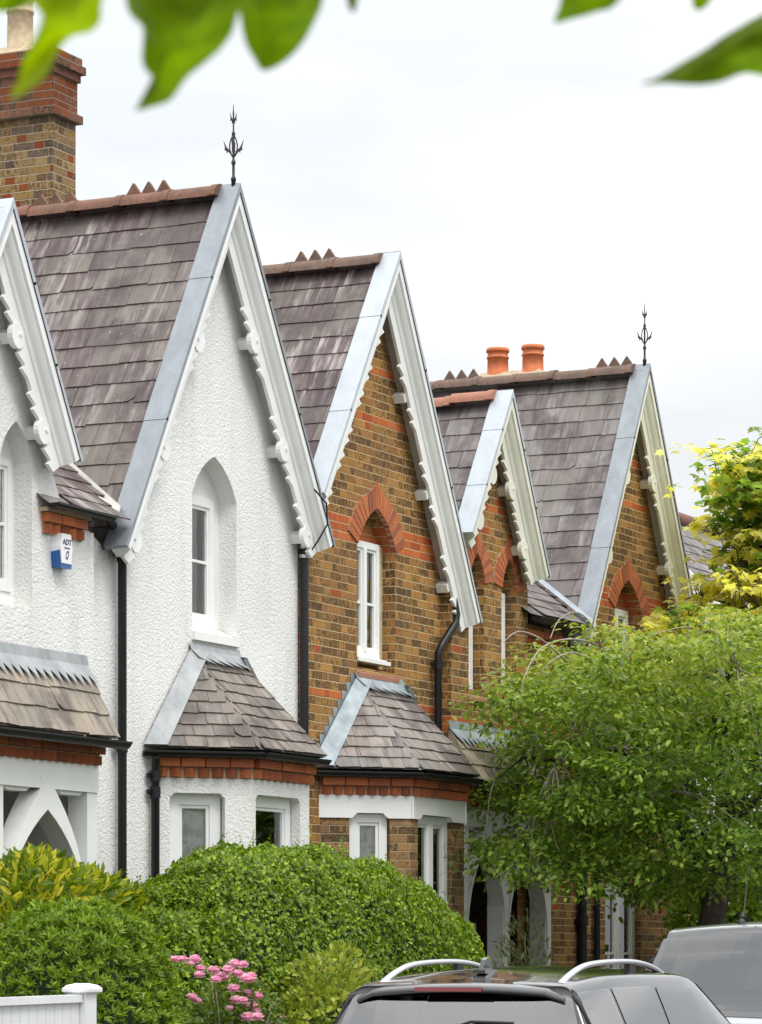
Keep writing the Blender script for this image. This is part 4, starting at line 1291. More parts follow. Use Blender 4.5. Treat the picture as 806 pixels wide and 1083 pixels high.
# clipped privet hedge in front of the bays
def hedge_top(x):
    return np.interp(x, [20.3,21.0,22.0,23.2,24.2,25.2,25.9,26.4,26.8,27.2], [.93,.975,1.0,1.0,.98,.93,.86,.77,.64,.45])
blob_shrub('hedge', (23.58,-1.45), (3.12,.78,2.42), 150000, (.040,.027), 'hedge_leaf', 'large clipped green privet hedge in front of the bay windows, shoots along its top', 'hedge', power=3.0, rough=.045, depth=.11, topfn=hedge_top, ns=1.6, shoots=380, micro=.022, flat=1., up=.15)
blob_shrub('rounded_shrub', (18.97,-2.1), (.81,.74,1.95), 46000, (.058,.0145), 'shrub_leaf', 'domed bright green shrub behind the white fence at the bottom left', 'shrub', power=2.35, rough=.04, up=.45, depth=.16, ns=2., micro=.03, rosette=8)
blob_shrub('laurel_bush', (20.6,-.95), (1.15,.55,2.29), 7500, (.112,.036), 'laurel_leaf', 'yellow and green spotted laurel bush behind the domed shrub, left of the hedge', 'shrub', OVAL, power=2.6, rough=.07, up=.35, depth=.25)
blob_shrub('spindle_shrub', (21.95,-2.42), (.62,.5,1.60), 5200, (.062,.034), 'light_leaf', 'low yellow-green shrub between the pink roses and the black car', 'shrub', OVAL, power=2.2, rough=.14, up=.3, depth=.3)
blob_shrub('olive_shrub', (27.55,-1.6), (.62,.4,1.88), 2600, (.075,.017), 'olive_leaf', 'small grey-green narrow-leaved shrub in front of the white porch posts', 'shrub', power=2., rough=.25, up=.9, depth=.45, core=False)

blob_shrub('garden_shrub', (34.3,-1.1), (1.7,.55,2.75), 9000, (.085,.05), 'shrub_leaf', 'tall green shrub behind the silver car, under the tree at the right edge', 'shrub', OVAL, power=2.4, rough=.15, depth=.3)
# ---- roses
rb = empty('rose_bush', (20.4,-2.55,0), 'rose bush with clusters of pink blooms beside the domed green shrub', 'rose bush')
n = 5200
d = unit(nr.normal(size=(n,3))); d[:,2] = np.abs(d[:,2])
P = d*(.55+.45*nr.random((n,1)))*np.array([.62,.5,1.0]) + np.array([20.4,-2.5,.48])
D = unit(d+nr.normal(size=(n,3))*.8); leaves('foliage', 'rose_leaf', rb, P, D, nr.normal(size=(n,3))*.6+np.array([0,0,1]), .055, .034, OVAL)
m = MB()
for i in range(16):
    a = rng.uniform(0,6.28); r_ = rng.uniform(.1,.5); h = rng.uniform(1.0,1.5)
    m.tube([(20.4,-2.5,0),(20.4+.5*r_*math.cos(a),-2.5+.5*r_*math.sin(a),h*.6),(20.4+r_*math.cos(a),-2.5+r_*math.sin(a),h)], [.012,.008,.004], 5)
m.build('stems', MAT['twig'], rb)
def rose(p, s, parent):
    PP=[];DD=[];NN=[];LL=[]
    for k, (cnt, el, l) in enumerate(((5,.15,.85),(6,.6,1.),(6,1.0,1.),(5,1.3,.9))):
        for i in range(cnt):
            a = 2*math.pi*i/cnt + k*.6 + rng.uniform(-.2,.2); e = el+rng.uniform(-.15,.15)
            dd = Vector((math.cos(a)*math.cos(e), math.sin(a)*math.cos(e), math.sin(e)))
            PP.append(tuple(p)); DD.append(tuple(dd)); NN.append((-dd.x*.6,-dd.y*.6,1)); LL.append(l*s)
    LL = np.array(LL)
    leaves('bloom', 'petal', parent, PP, DD, NN, LL, LL*1.15, OVAL)
for (px, py, s) in ((185,1012,.045),(193,1012,.045),(206,1013,.06),(212,1022,.05),(211,1029,.05),(202,1016,.035),(203,1052,.05),(208,1056,.045),(233,1033,.075),(226,1024,.055),(228,1034,.05),(241,1024,.06),(248,1018,.06),(257,1018,.05),(252,1028,.055),(262,1034,.075),(266,1030,.05),(247,1044,.06),(262,1048,.05),(250,1056,.06),(257,1056,.05),(266,1062,.06),(272,1052,.06),(270,1068,.055),(262,1074,.06),(272,1074,.06),(243,1063,.035),(284,1079,.045),(297,1074,.05)):
    yp = -2.72 + rng.uniform(-.15,.15)
    rose(spot(px,py+5,yp), s*1.05, rb)

# ---- the spreading tree over the second car
def clump_tree(name, base, label, cat, clumps, leafn, Lw, mat, tpl, trunk_paths, droop=.5, csize=(.30,.30,.20), tintf=None, twigs=True, ymax=None, minz=0., upn=1.2, group=None, twigp=1., merge=False, whips=()):
    root = empty(name, base, label, cat, group)
    m = MB()
    for path, rad in trunk_paths: m.tube(path, rad, 9)
    tw = MB() if not merge else m
    for path, rad in whips: tw.tube(path, rad, 6)
    ends = [Vector(p) for path, _ in trunk_paths for p in path[2:]]
    P=[];D=[];N=[];T=[]
    for (c, s, tint) in clumps:
        c = Vector(c)
        e = min(ends, key=lambda q: (q-c).length)
        mid = (e+c)*.5 + Vector((rng.uniform(-.1,.1),rng.uniform(-.1,.1),.12))
        if twigs and (e-c).length < 1.2 and rng.random() < twigp: tw.tube([e, e.lerp(mid,.5)+Vector((0,0,.03)), mid, c, c+Vector((rng.uniform(-.1,.1),rng.uniform(-.1,.1),-.1))], [.007,.006,.005,.004,.002], 5)
        n = int(leafn*s)
        # leaves sit along several short twigs fanning from the clump centre
        k = 7
        for j in range(k):
            a = rng.uniform(0,6.283); el = rng.uniform(-.5,.45)
            dv = Vector((math.cos(a)*math.cos(el), math.sin(a)*math.cos(el), math.sin(el)))
            ln = rng.uniform(.5,1.1)
            for i in range(n//k):
                t = rng.random()**.7*ln
                off = Vector((rng.gauss(0,.16),rng.gauss(0,.16),rng.gauss(0,.13)))
                q = Vector((dv.x*t+off.x, dv.y*t+off.y, dv.z*t+off.z - .35*t*t*droop))
                p = c + Vector((q.x*csize[0]*s*1.6, q.y*csize[1]*s*1.6, q.z*csize[2]*s*1.9))
                if ymax is not None and p.y > ymax: continue
                if p.z < minz: continue
                P.append(p); dd = Vector((dv.x+rng.gauss(0,.7), dv.y+rng.gauss(0,.7), dv.z+rng.gauss(0,.35)-droop)); D.append(dd)
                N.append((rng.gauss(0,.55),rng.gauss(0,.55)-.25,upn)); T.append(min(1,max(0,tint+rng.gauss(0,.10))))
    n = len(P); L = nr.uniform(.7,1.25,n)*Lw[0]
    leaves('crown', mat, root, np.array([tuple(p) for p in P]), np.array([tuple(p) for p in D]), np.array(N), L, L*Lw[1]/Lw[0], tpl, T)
    if twigs and tw.v and not merge: tw.build('twigs', MAT['twig'], root)
    m.build('trunk', MAT['bark'], root)
    return root

tb = Vector((29.6,-2.5,0))
paths = [([tb,(29.5,-2.5,.8),(29.55,-2.48,1.5),(29.85,-2.55,2.2),(30.05,-2.6,2.9),(29.9,-2.5,3.9)],[.17,.14,.13,.115,.085,.03])]
rngt = random.Random(4)
for k in range(13):
    a = k*2*math.pi/13 + .3; r_ = 1.2+.7*rngt.random(); h = 2.9+1.3*rngt.random()
    s = Vector((29.8+.1*math.cos(a),-2.55+.1*math.sin(a),1.9+.1*k))
    e = Vector((29.9+r_*1.25*math.cos(a),min(-.5,-2.5+r_*math.sin(a)),h+.25))
    paths.append(([s, s.lerp(e,.3)+Vector((0,0,.28)), s.lerp(e,.65)+Vector((0,0,.36)), e, e+Vector((.3*math.cos(a),.25*math.sin(a),-.22))],[.055,.04,.026,.013,.004]))
whips = []
# long whippy shoots that arch out of the top
for pts in (((640,700),(630,668),(612,648),(592,655),(582,675)),((632,705),(606,690),(580,702),(566,722)),((650,690),(610,676),(575,684),(556,712),(552,735)),((600,700),(572,676),(548,668),(532,680)),((700,690),(672,668),(645,668),(632,690)),((760,690),(735,664),(700,668)),((806,668),(772,672),(740,660)),((800,680),(745,690),(712,668),(690,672))):
    P = [spot(x,y,-1.7-.35*rngt.random()) for x,y in pts]; Q = []
    for i in range(len(P)-1):
        p0,p1,p2,p3 = P[max(i-1,0)],P[i],P[i+1],P[min(i+2,len(P)-1)]
        for q in range(4):
            t=q/4; Q.append(.5*((2*p1)+(p2-p0)*t+(2*p0-5*p1+4*p2-p3)*t*t+(3*p1-p0-3*p2+p3)*t**3))
    Q.append(P[-1]); whips.append((Q,[.011-.008*i/len(Q) for i in range(len(Q))]))
# crown: survey of its outline (pixels) tells how far it reaches towards the left, sideways it is the same round head
def in_crown(px, py):
    top = np.interp(px, [472,482,500,528,545,560,585,605,640,690,740,790,830,900,960],[860,830,800,775,700,685,672,690,668,655,650,642,650,700,800])
    bot = np.interp(px, [472,490,520,560,590,640,690,740,806,860,960],[862,885,915,925,935,955,950,940,945,940,900])
    return top+8 < py < bot-6
cl = []
k = 0
while len(cl) < 560 and k < 60000:
    k += 1
    px = rngt.uniform(470,960); py = rngt.uniform(640,960); y = -rngt.uniform(.5,4.7)
    if not in_crown(px+rngt.gauss(0,9),py+rngt.gauss(0,9)): continue
    c = spot(px,py,y)
    dx, dy = (c.x-30.1)/3.1, (c.y+2.62)/2.15
    r2 = dx*dx+dy*dy
    if r2 > 1: continue
    # thin in the heart of the crown, dense in the skin; holes here and there
    g = noise.noise(c*1.35+Vector((3,1,7)))
    if g < -.05: continue
    if r2 < .25 and c.z < 2.9 and rngt.random() < .35: continue
    tint = max(0, min(1, (c.z-3.45)/1.4 + .55*noise.noise(c*1.2)))  # top light painted in: leaves get paler and yellower with height
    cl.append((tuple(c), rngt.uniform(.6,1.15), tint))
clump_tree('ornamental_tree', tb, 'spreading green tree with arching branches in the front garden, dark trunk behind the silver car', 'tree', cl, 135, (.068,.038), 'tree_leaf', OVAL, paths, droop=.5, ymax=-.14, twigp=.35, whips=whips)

# ---- variegated maple at the right
mb_ = Vector((34.5,-1.7,0))
paths = [([mb_,(34.5,-1.7,1.5),(34.45,-1.7,3.),(34.5,-1.7,4.6),(34.4,-1.7,6.2),(34.4,-1.7,7.25)],[.16,.14,.12,.09,.05,.02])]
cl = []
rngm = random.Random(9)
for k in range(40):
    a = k*2.4; h = 4.0+.080*k
    r_ = (1.5-.012*k) if h < 5.75 else .78
    s = Vector((34.47,-1.7,h-.6)); e = Vector((34.47+r_*math.cos(a)*1.0,-1.7+r_*math.sin(a)*.8,h))
    if e.y > -.4: e.y = -.4
    paths.append(([s, s.lerp(e,.5)+Vector((0,0,.12)), e, e+Vector((.2*math.cos(a),.2*math.sin(a),-.06))],[.03,.02,.012,.005]))
    for q in range(12):
        t = rngm.uniform(.35,1.15); p = s.lerp(e,t)+Vector((rngm.uniform(-.3,.3),rngm.uniform(-.3,.3),rngm.uniform(-.05,.12)))
        cl.append((tuple(p), rngm.uniform(.7,1.1), 1. if rngm.random() < (.85 if h < 5.9 else .4) else .05))
clump_tree('maple_tree', mb_, 'yellow-leaved variegated maple at the right edge in front of the far house', 'tree', cl, 40, (.115,.098), 'maple_leaf', MAPLE, paths, droop=.25, csize=(.30,.30,.09), ymax=-.15, upn=1.6, merge=True)

# ---- unseen trees added across the street to darken reflections in panes and paint
P=[];D=[];N=[]
for k in range(420):
    x = rngm.uniform(-6,60); hh = 3.6+1.9*noise.noise(Vector((x*.16,2.,0)))+1.2
    c = Vector((x, -27+rngm.uniform(-1.6,1.6), .4+hh*rngm.random()**.8))
    for i in range(26):
        P.append(c+Vector((rngm.gauss(0,.5),rngm.gauss(0,.4),rngm.gauss(0,.35)))); D.append((rngm.gauss(0,1),rngm.gauss(0,1),rngm.gauss(0,.5))); N.append((rngm.gauss(0,.5),.6,1))
tag(leaves('reflection_trees', 'tree_leaf', None, np.array([tuple(p) for p in P]), np.array(D), np.array(N), .32, .22, KITE, np.zeros(len(P))), kind='stuff')
# ---- leaves of a street tree hanging into the top of the view, close to the camera
def near_branch(label, loc, specs, stem_pts, mat):
    root = empty('leafy_branch', loc, label, 'branch', 'out of focus branches overhead')
    m = MB(); m.tube(stem_pts, .006, 8); m.build('stem', MAT['twig'], root)
    for (outline, dist, bend, mt) in specs:
        # outline (pixels of the survey) turned into a real blade: curved, folded on its midrib, half a millimetre thick
        def w(px, py, dd):
            dx = px-403.; t = dd/3600.
            return Vector((t*(cA*3600+sA*dx), -13.4+t*(sA*3600-cA*dx), 1.55+t*(1020-py)))
        cxp = sum(p[0] for p in outline)/len(outline); cyp = sum(p[1] for p in outline)/len(outline)
        # dense outline
        pts = []
        n = len(outline)
        for i in range(n):
            p0, p1, p2, p3 = (outline[(i+q-1)%n] for q in range(4))
            for s in range(6):
                t = s/6
                f = lambda a,b,c_,d_: .5*((2*b)+(-a+c_)*t+(2*a-5*b+4*c_-d_)*t*t+(-a+3*b-3*c_+d_)*t**3)
                pts.append((f(p0[0],p1[0],p2[0],p3[0]), f(p0[1],p1[1],p2[1],p3[1])))
        rings = []
        for k in (1., .66, .33):
            rings.append([w(cxp+(x-cxp)*k, cyp+(y-cyp)*k, dist + bend*(k**2)*(.6+.4*math.sin(4*math.pi*i/len(pts))) + .0006*(y-cyp)) for i,(x,y) in enumerate(pts)])
        c0 = w(cxp,cyp,dist)
        m = MB(); N_ = len(pts); nv = Vector((-cA,-sA,0))*.0006
        for off, fl in ((Vector((0,0,0)),1),(nv,-1)):
            vs = [v+off for r_ in rings for v in r_]+[c0+off]; fs=[]
            for a in range(2):
                for i in range(N_):
                    j=(i+1)%N_; q=(a*N_+i,a*N_+j,(a+1)*N_+j,(a+1)*N_+i); fs.append(q if fl>0 else q[::-1])
            for i in range(N_):
                j=(i+1)%N_; q=(2*N_+i,2*N_+j,3*N_); fs.append(q if fl>0 else q[::-1])
            m.mesh(vs,fs,True)
        r0 = rings[0]; m.mesh([v for v in r0]+[v+nv for v in r0],[(i,(i+1)%N_,N_+(i+1)%N_,N_+i) for i in range(N_)])
        m.build('leaf', MAT[mt], root)
    return root
def W_(px, py, dd):
    dx = px-403.; t = dd/3600.
    return Vector((t*(cA*3600+sA*dx), -13.4+t*(sA*3600-cA*dx), 1.55+t*(1020-py)))
near_branch('blurred green leaves hanging into the top left of the view, in front of the chimney', W_(120,-120,2.5),
    [([(120,-60),(108,0),(106,22),(95,34),(78,38),(64,50),(50,78),(30,95),(12,104),(20,82),(26,60),(38,38),(44,14),(30,-10),(60,-70)],2.45,.03,'near_leaf_pale'),
     ([(35,-60),(34,-4),(22,8),(8,12),(-6,8),(-20,-40)],2.6,.02,'near_leaf'),
     ([(128,-70),(133,0),(140,18),(151,30),(150,60),(154,74),(166,88),(162,104),(143,117),(168,111),(182,104),(198,82),(222,62),(238,46),(250,20),(262,-60)],2.5,.04,'near_leaf'),
     ([(240,-70),(250,-10),(258,40),(270,64),(279,75),(300,66),(318,48),(332,24),(342,-5),(340,-70)],2.55,.04,'near_leaf'),
     ([(362,-50),(367,0),(373,13),(378,2),(384,-50)],2.6,.01,'near_leaf')],
    [W_(-40,-140,2.5),W_(100,-90,2.5),W_(250,-85,2.52),W_(380,-120,2.55)], 'near_leaf')
near_branch('blurred green leaves pointing in from the top right corner of the view', W_(720,-120,2.6),
    [([(586,24),(602,21),(630,13),(652,4),(680,-40),(640,-70),(600,-30),(592,5)],2.6,.03,'near_leaf'),
     ([(728,-40),(732,2),(737,11),(750,4),(766,-30)],2.6,.01,'near_leaf'),
     ([(678,89),(695,82),(718,68),(745,52),(765,38),(782,28),(800,18),(830,6),(880,20),(890,60),(840,84),(806,80),(786,78),(762,87),(735,90),(705,88)],2.5,.05,'near_leaf')],
    [W_(640,-110,2.6),W_(760,-70,2.6),W_(900,-10,2.6),W_(960,30,2.6)], 'near_leaf')

# =====================================================================
# fence
# =====================================================================
fx = empty('garden_fence', (16.9,-3.0,0), 'white painted board fence with square capped post at the bottom left corner', 'fence')
px_ = spot(87,1043,-3.0)
m = MB(); x1 = px_.x; z1 = px_.z
m.box(x1-.062,x1+.062,-3.062,-2.938,0,z1-.045); m.build('post', MAT['fence_white'], fx)
m = MB(); cz = z1-.045
V = []
for (e, z) in ((.07,cz),(.088,cz+.012),(.088,cz+.03),(.07,cz+.05),(.03,cz+.062)):
    V += [(x1-e,-3.0-e,z),(x1+e,-3.0-e,z),(x1+e,-3.0+e,z),(x1-e,-3.0+e,z)]
m.mesh(V, [(3,2,1,0)]+[(4*i+k,4*i+(k+1)%4,4*i+4+(k+1)%4,4*i+4+k) for i in range(4) for k in range(4)]+[(16,17,18,19)])
m.build('post_cap', MAT['fence_white'], fx)
m = MB(); a = x1-.066; zt = lambda x: z1-.055 - .012*min(1.2,(a-x)) - .0*(a-x)
x = a
while x > 14.6:
    m.box(x-.094,x-.003,-3.018,-3.0,.12,zt(x)-.035); x -= .095
m.build('boards', MAT['fence_white'], fx)
m = MB(); path = [(a-.001-i*.2,-3.01,zt(a-i*.2)-.02) for i in range(13)]
for p,q in zip(path[:-1],path[1:]): m.obox(Vector(q)+Vector((0,-.035,-.02)), Vector(p)-Vector(q), (0,.07,0), (0,0,.045))
m.build('top_rail', MAT['fence_white'], fx)

# =====================================================================
# cars : one smooth loft S(u,v), panes are patches of the same surface set just proud of it
# =====================================================================
def catmull(A, t):
    A = np.asarray(A,float); n = len(A); t = min(max(t,0.),n-1.000001); i = int(t); f = t-i
    p0,p1,p2,p3 = A[max(i-1,0)],A[i],A[min(i+1,n-1)],A[min(i+2,n-1)]
    # gentle tension keeps creases crisp
    m1 = (p2-p0)*.36; m2 = (p3-p1)*.36
    return (2*f**3-3*f**2+1)*p1+(f**3-2*f**2+f)*m1+(-2*f**3+3*f**2)*p2+(f**3-f**2)*m2

class Car:
    """stations: list of sections, each a list of (half width, height) from sill to roof centre, at given x"""
    def __init__(self, loc, flip, st):
        self.loc = Vector(loc); self.s = -1 if flip else 1
        self.A = np.array([[(x,hw,z) for hw,z in sec] for x,sec in st])   # (ns, nk, 3)
        self.ns, self.nk, _ = self.A.shape
    def S(self, u, v):
        """v in [0, 2(nk-1)]: near-side sill over the roof to the far-side sill"""
        K = self.nk-1; side = 1
        sec = catmull(self.A.reshape(self.ns,-1), u).reshape(self.nk,3)
        full = np.concatenate([sec*np.array([1,-1,1]), (sec*np.array([1,1,1]))[::-1][1:]])
        p = catmull(full, v)
        return Vector((self.loc.x+p[0]*self.s, self.loc.y+p[1], p[2]+self.loc.z))
    def N(self, u, v):
        e = .02
        a = self.S(min(u+e,self.ns-1),v)-self.S(max(u-e,0),v); b = self.S(u,min(v+e,2*(self.nk-1)))-self.S(u,max(v-e,0))
        n = a.cross(b)*self.s
        if n.length < 1e-9: return Vector((0,0,1))
        n.normalize(); return n
    def inside(self, u, v):
        K = self.nk-1; vm = v if v <= K else 2*K-v
        for w in self.wins:
            if w[0] == 'side':
                _, v0, v1, u0, u1 = w; b = (vm-v0)/(v1-v0)
                if .05 < b < .95:
                    a0, a1 = u0(b), u1(b)
                    if a0+.03 < u < a1-.03: return True
            else:
                _, a0, a1, b0 = w
                if a0+.06 < u < a1-.06 and b0+.05 < v < 2*K-b0-.05: return True
        return False
    def glaze(self, root, side_mat, screen_mat):
        K2 = 2*(self.nk-1)
        for w in self.wins:
            if w[0] == 'side':
                _, v0, v1, u0, u1 = w
                def ins(a, b): 
                    x0, x1 = u0(b), u1(b); return x0+(x1-x0)*a, v0+(v1-v0)*b
                self.patch('side_window', MAT[side_mat], root, 0,0,0,0, .004, 16, ins, .12)
                def ins2(a, b):
                    x0, x1 = u0(b), u1(b); return x0+(x1-x0)*(1-a), K2-(v0+(v1-v0)*b)
                self.patch('side_window', MAT[side_mat], root, 0,0,0,0, .004, 16, ins2, .12)
            else:
                n, a0, a1, b0 = w
                self.patch(n, MAT[screen_mat], root, 0,0,0,0, .005, 18, lambda a,b,a0=a0,a1=a1,b0=b0: (a0+(a1-a0)*a, b0+(K2-2*b0)*b), .08)
    def shell(self, name, mat, root, nu=10, nv=9, inset=0.):
        m = MB(); U = (self.ns-1)*nu; Vn = 2*(self.nk-1)*nv
        vs = [self.S(i/nu, j/nv) - (self.N(i/nu, j/nv)*inset if inset else Vector((0,0,0))) for i in range(U+1) for j in range(Vn+1)]
        fs = []
        for i in range(U):
            for j in range(Vn):
                q = (i*(Vn+1)+j, (i+1)*(Vn+1)+j, (i+1)*(Vn+1)+j+1, i*(Vn+1)+j+1)
                if self.inside((i+.5)/nu, (j+.5)/nv): continue
                fs.append(q if self.s > 0 else q[::-1])
        m.mesh(vs, fs, True)
        for i in (0, U):
            m.mesh([vs[i*(Vn+1)+j] for j in range(Vn+1)], [tuple(range(Vn+1)) if i else tuple(reversed(range(Vn+1)))])
        return m.build(name, mat, root)
    def patch(self, name, mat, root, u0, u1, v0, v1, off=.006, n=12, inset=None, rc=.12):
        """pane over a parameter quad; corners (u at v0 start/end may differ through inset fn)"""
        m = MB(); P = {}
        for i in range(n+1):
            for j in range(n+1):
                a, b = i/n, j/n
                # rounded corners: pull the corner samples in
                ca, cb = (a-.5)*2, (b-.5)*2
                r_ = max(0, abs(ca)-(1-rc)), max(0, abs(cb)-(1-rc))
                if r_[0] > 0 and r_[1] > 0:
                    q = math.hypot(*r_)/rc
                    if q > 1:
                        ca = math.copysign((1-rc)+r_[0]/q, ca); cb = math.copysign((1-rc)+r_[1]/q, cb)
                a, b = ca/2+.5, cb/2+.5
                if inset: uu, vv = inset(a, b)
                else: uu, vv = u0+(u1-u0)*a, v0+(v1-v0)*b
                P[i,j] = self.S(uu,vv)+self.N(uu,vv)*off
        for i in range(n):
            for j in range(n):
                q = [P[i,j],P[i+1,j],P[i+1,j+1],P[i,j+1]]
                m.face(q if self.s > 0 else q[::-1], smooth=True)
        return m.build(name, mat, root)

def wheel(root, x, y, r=.33, w=.22):
    m = MB(); pr = [(r*.68,-w/2),(r*.93,-w/2),(r,-w/2+.03),(r,w/2-.03),(r*.93,w/2),(r*.68,w/2)]
    seg = 28; vs=[]; fs=[]
    for q,(rr,yy) in enumerate(pr):
        for k in range(seg): a=2*math.pi*k/seg; vs.append((x+rr*math.cos(a), y+yy, r+rr*math.sin(a)))
    for q in range(len(pr)-1):
        for k in range(seg): fs.append((q*seg+k,q*seg+(k+1)%seg,(q+1)*seg+(k+1)%seg,(q+1)*seg+k))
    m.mesh(vs,fs,True); wo = m.build('wheel', MAT['tyre'], root)
    m = MB()
    for sy in (-1,1):
        yy = y+sy*(w/2-.02)
        for k in range(5):
            a = 2*math.pi*k/5; ca, sa = math.cos(a), math.sin(a)
            m.obox((x-sa*.035, yy-.01, r+ca*.035), (ca*r*.66,0,sa*r*.66), (sa*.07,0,-ca*.07), (0,.02,0))
    m.tube([(x,y-w/2+.01,r),(x,y+w/2-.01,r)], .07, 14)
    m.build('rim', MAT['alloy'], wo)
    return wo

# --- near car: black, seen from behind.  x=0 is the tail
st = [
 (.02,[(.70,.28),(.76,.45),(.78,.62),(.76,.72),(.72,.78),(.45,.80),(0,.81)]),
 (.06,[(.78,.26),(.86,.48),(.88,.74),(.86,.90),(.82,.955),(.45,.975),(0,.98)]),
 (.10,[(.82,.25),(.89,.50),(.90,.78),(.87,.99),(.80,1.03),(.45,1.06),(0,1.07)]),
 (.20,[(.84,.24),(.90,.50),(.90,.80),(.855,1.03),(.685,1.340),(.44,1.360),(0,1.370)]),
 (.24,[(.84,.24),(.90,.50),(.90,.80),(.855,1.03),(.675,1.370),(.55,1.410),(0,1.425)]),
 (.70,[(.84,.22),(.90,.50),(.90,.80),(.860,1.02),(.695,1.395),(.575,1.460),(0,1.490)]),
 (1.30,[(.84,.22),(.90,.50),(.90,.80),(.865,1.00),(.70,1.405),(.58,1.475),(0,1.515)]),
 (1.95,[(.84,.22),(.90,.50),(.90,.80),(.865,.985),(.69,1.400),(.57,1.470),(0,1.505)]),
 (2.22,[(.84,.22),(.90,.50),(.90,.80),(.865,.98),(.68,1.375),(.56,1.435),(0,1.475)]),
 (2.55,[(.84,.22),(.90,.50),(.90,.80),(.865,.975),(.72,1.21),(.60,1.26),(0,1.30)]),
 (2.95,[(.84,.22),(.90,.50),(.90,.80),(.860,.965),(.77,1.00),(.62,1.02),(0,1.05)]),
 (3.45,[(.84,.24),(.89,.50),(.89,.78),(.83,.91),(.74,.94),(.55,.965),(0,.99)]),
 (3.90,[(.80,.26),(.85,.48),(.83,.68),(.76,.80),(.66,.84),(.45,.87),(0,.885)]),
 (4.08,[(.66,.30),(.72,.45),(.70,.58),(.64,.66),(.55,.70),(.35,.72),(0,.73)]),
]
c1 = empty('parked_car', (19.5,-5.42,0), 'black estate-like car with silver roof rails, seen from behind at the bottom of the view', 'car', 'cars parked along the kerb')
C1 = Car((17.5,-5.42,.03), False, st)
C1.wins = [('side',3.10,3.93,lambda b: 3.30+.75*b,lambda b: 4.92+.03*b), ('side',3.08,3.93,lambda b: 5.05,lambda b: 6.10),
           ('side',3.08,3.93,lambda b: 6.20,lambda b: 9.55-1.75*b), ('rear_window',2.12,2.92,4.05), ('windscreen',8.15,9.85,4.12)]
body = C1.shell('body', MAT['car_black'], c1)
C1.shell('cabin_lining', MAT['rubber'], c1, 10, 9, .02)
C1.glaze(c1, 'car_glass', 'car_glass')
# spoiler lip with the high brake lamp, tail lamps
m = MB(); 
yc = C1.loc.y; xr = 17.5
prof = [(.105,1.390),(.095,1.408),(.125,1.432),(.26,1.466),(.30,1.42)]
ny = 24; vs=[]
for j in range(ny+1):
    t = -1+2*j/ny; yy = yc+.645*t; dz = -.035*t*t - .03*max(0,abs(t)-.85)/.15; dx_ = .06*t*t
    vs += [(xr+a+dx_, yy, z+dz) for a,z in prof]
k = len(prof)
m.mesh(vs, [(j*k+i,(j+1)*k+i,(j+1)*k+i+1,j*k+i+1) for j in range(ny) for i in range(k-1)], True)
m.mesh(vs[:k],[tuple(range(k))]); m.mesh(vs[-k:],[tuple(reversed(range(k)))])
sp_ = m.build('spoiler', MAT['car_black'], c1)
m = MB(); m.obox((xr+.090,yc-.17,1.396),(0,.42,0),(.03,0,0),(.008,0,.024)); m.build('brake_lamp', MAT['red_lens'], sp_)
for sy in (-1,1):
    m = MB(); m.obox((xr+.045,yc+sy*.80-.07,.76),(0,.14,0),(.06,0,0),(.02,0,.20)); m.build('tail_lamp', MAT['red_lens'], c1)
# roof rails : low bows that grow out of the roof at both ends
for sy in (-1,1):
    m = MB(); path=[]; n=40
    for i in range(n+1):
        t=i/n; x=.30+1.62*t
        base = C1.S(np.interp(x,[.24,.70,1.30,1.95,2.22],[4,5,6,7,8]), 5.0)
        h = .074*max(0,1-abs(2*t-1)**3.2)
        path.append((xr+x, yc+sy*.560, base.z-.012+h, h))
    vs=[]; seg=10
    for (px,py,pz,h) in path:
        for q in range(seg):
            a=2*math.pi*q/seg; vs.append((px, py+.024*math.cos(a), pz+.017*math.sin(a)))
    m.mesh(vs,[(i*seg+q,i*seg+(q+1)%seg,(i+1)*seg+(q+1)%seg,(i+1)*seg+q) for i in range(n) for q in range(seg)],True)
    ro_ = m.build('roof_rail', MAT['rail_silver'], c1)
    for k in (27,):
        p = path[k]; m = MB(); m.box(p[0]-.05,p[0]+.05,p[1]-.016,p[1]+.016,p[2]-p[3]-.01,p[2]-.008); m.build('rail_foot', MAT['rubber'], ro_)
m = MB(); a = C1.S(2.35,6); b = C1.S(2.30,5.1)
m.tube([a+Vector((-.02,0,.0)), a+Vector((-.025,-.10,.03)), b+Vector((-.025,.05,.05))], .009, 6); m.tube([a+Vector((-.03,0,-.01)), a+Vector((.0,0,0))], .02, 8)
m.build('rear_wiper', MAT['rubber'], c1)
# shark fin aerial
m = MB(); b0 = C1.S(4.75,6).z
prof = [(.0,.0),(.045,.075),(.075,.085),(.10,.07),(.145,.02),(.20,0)]
m.prism([(xr+.46+a, yc-.014, b0-.004+z) for a,z in prof], (0,.028,0)); m.prism([(xr+.44,yc-.04,b0-.01),(xr+.69,yc-.02,b0-.01),(xr+.69,yc+.02,b0-.01),(xr+.44,yc+.04,b0-.01)],(0,0,.02))
m.build('aerial', MAT['car_black'], c1)
for x in (.72,3.28):
    for sy in (-1,1): wheel(c1, xr+x, yc+sy*.80)

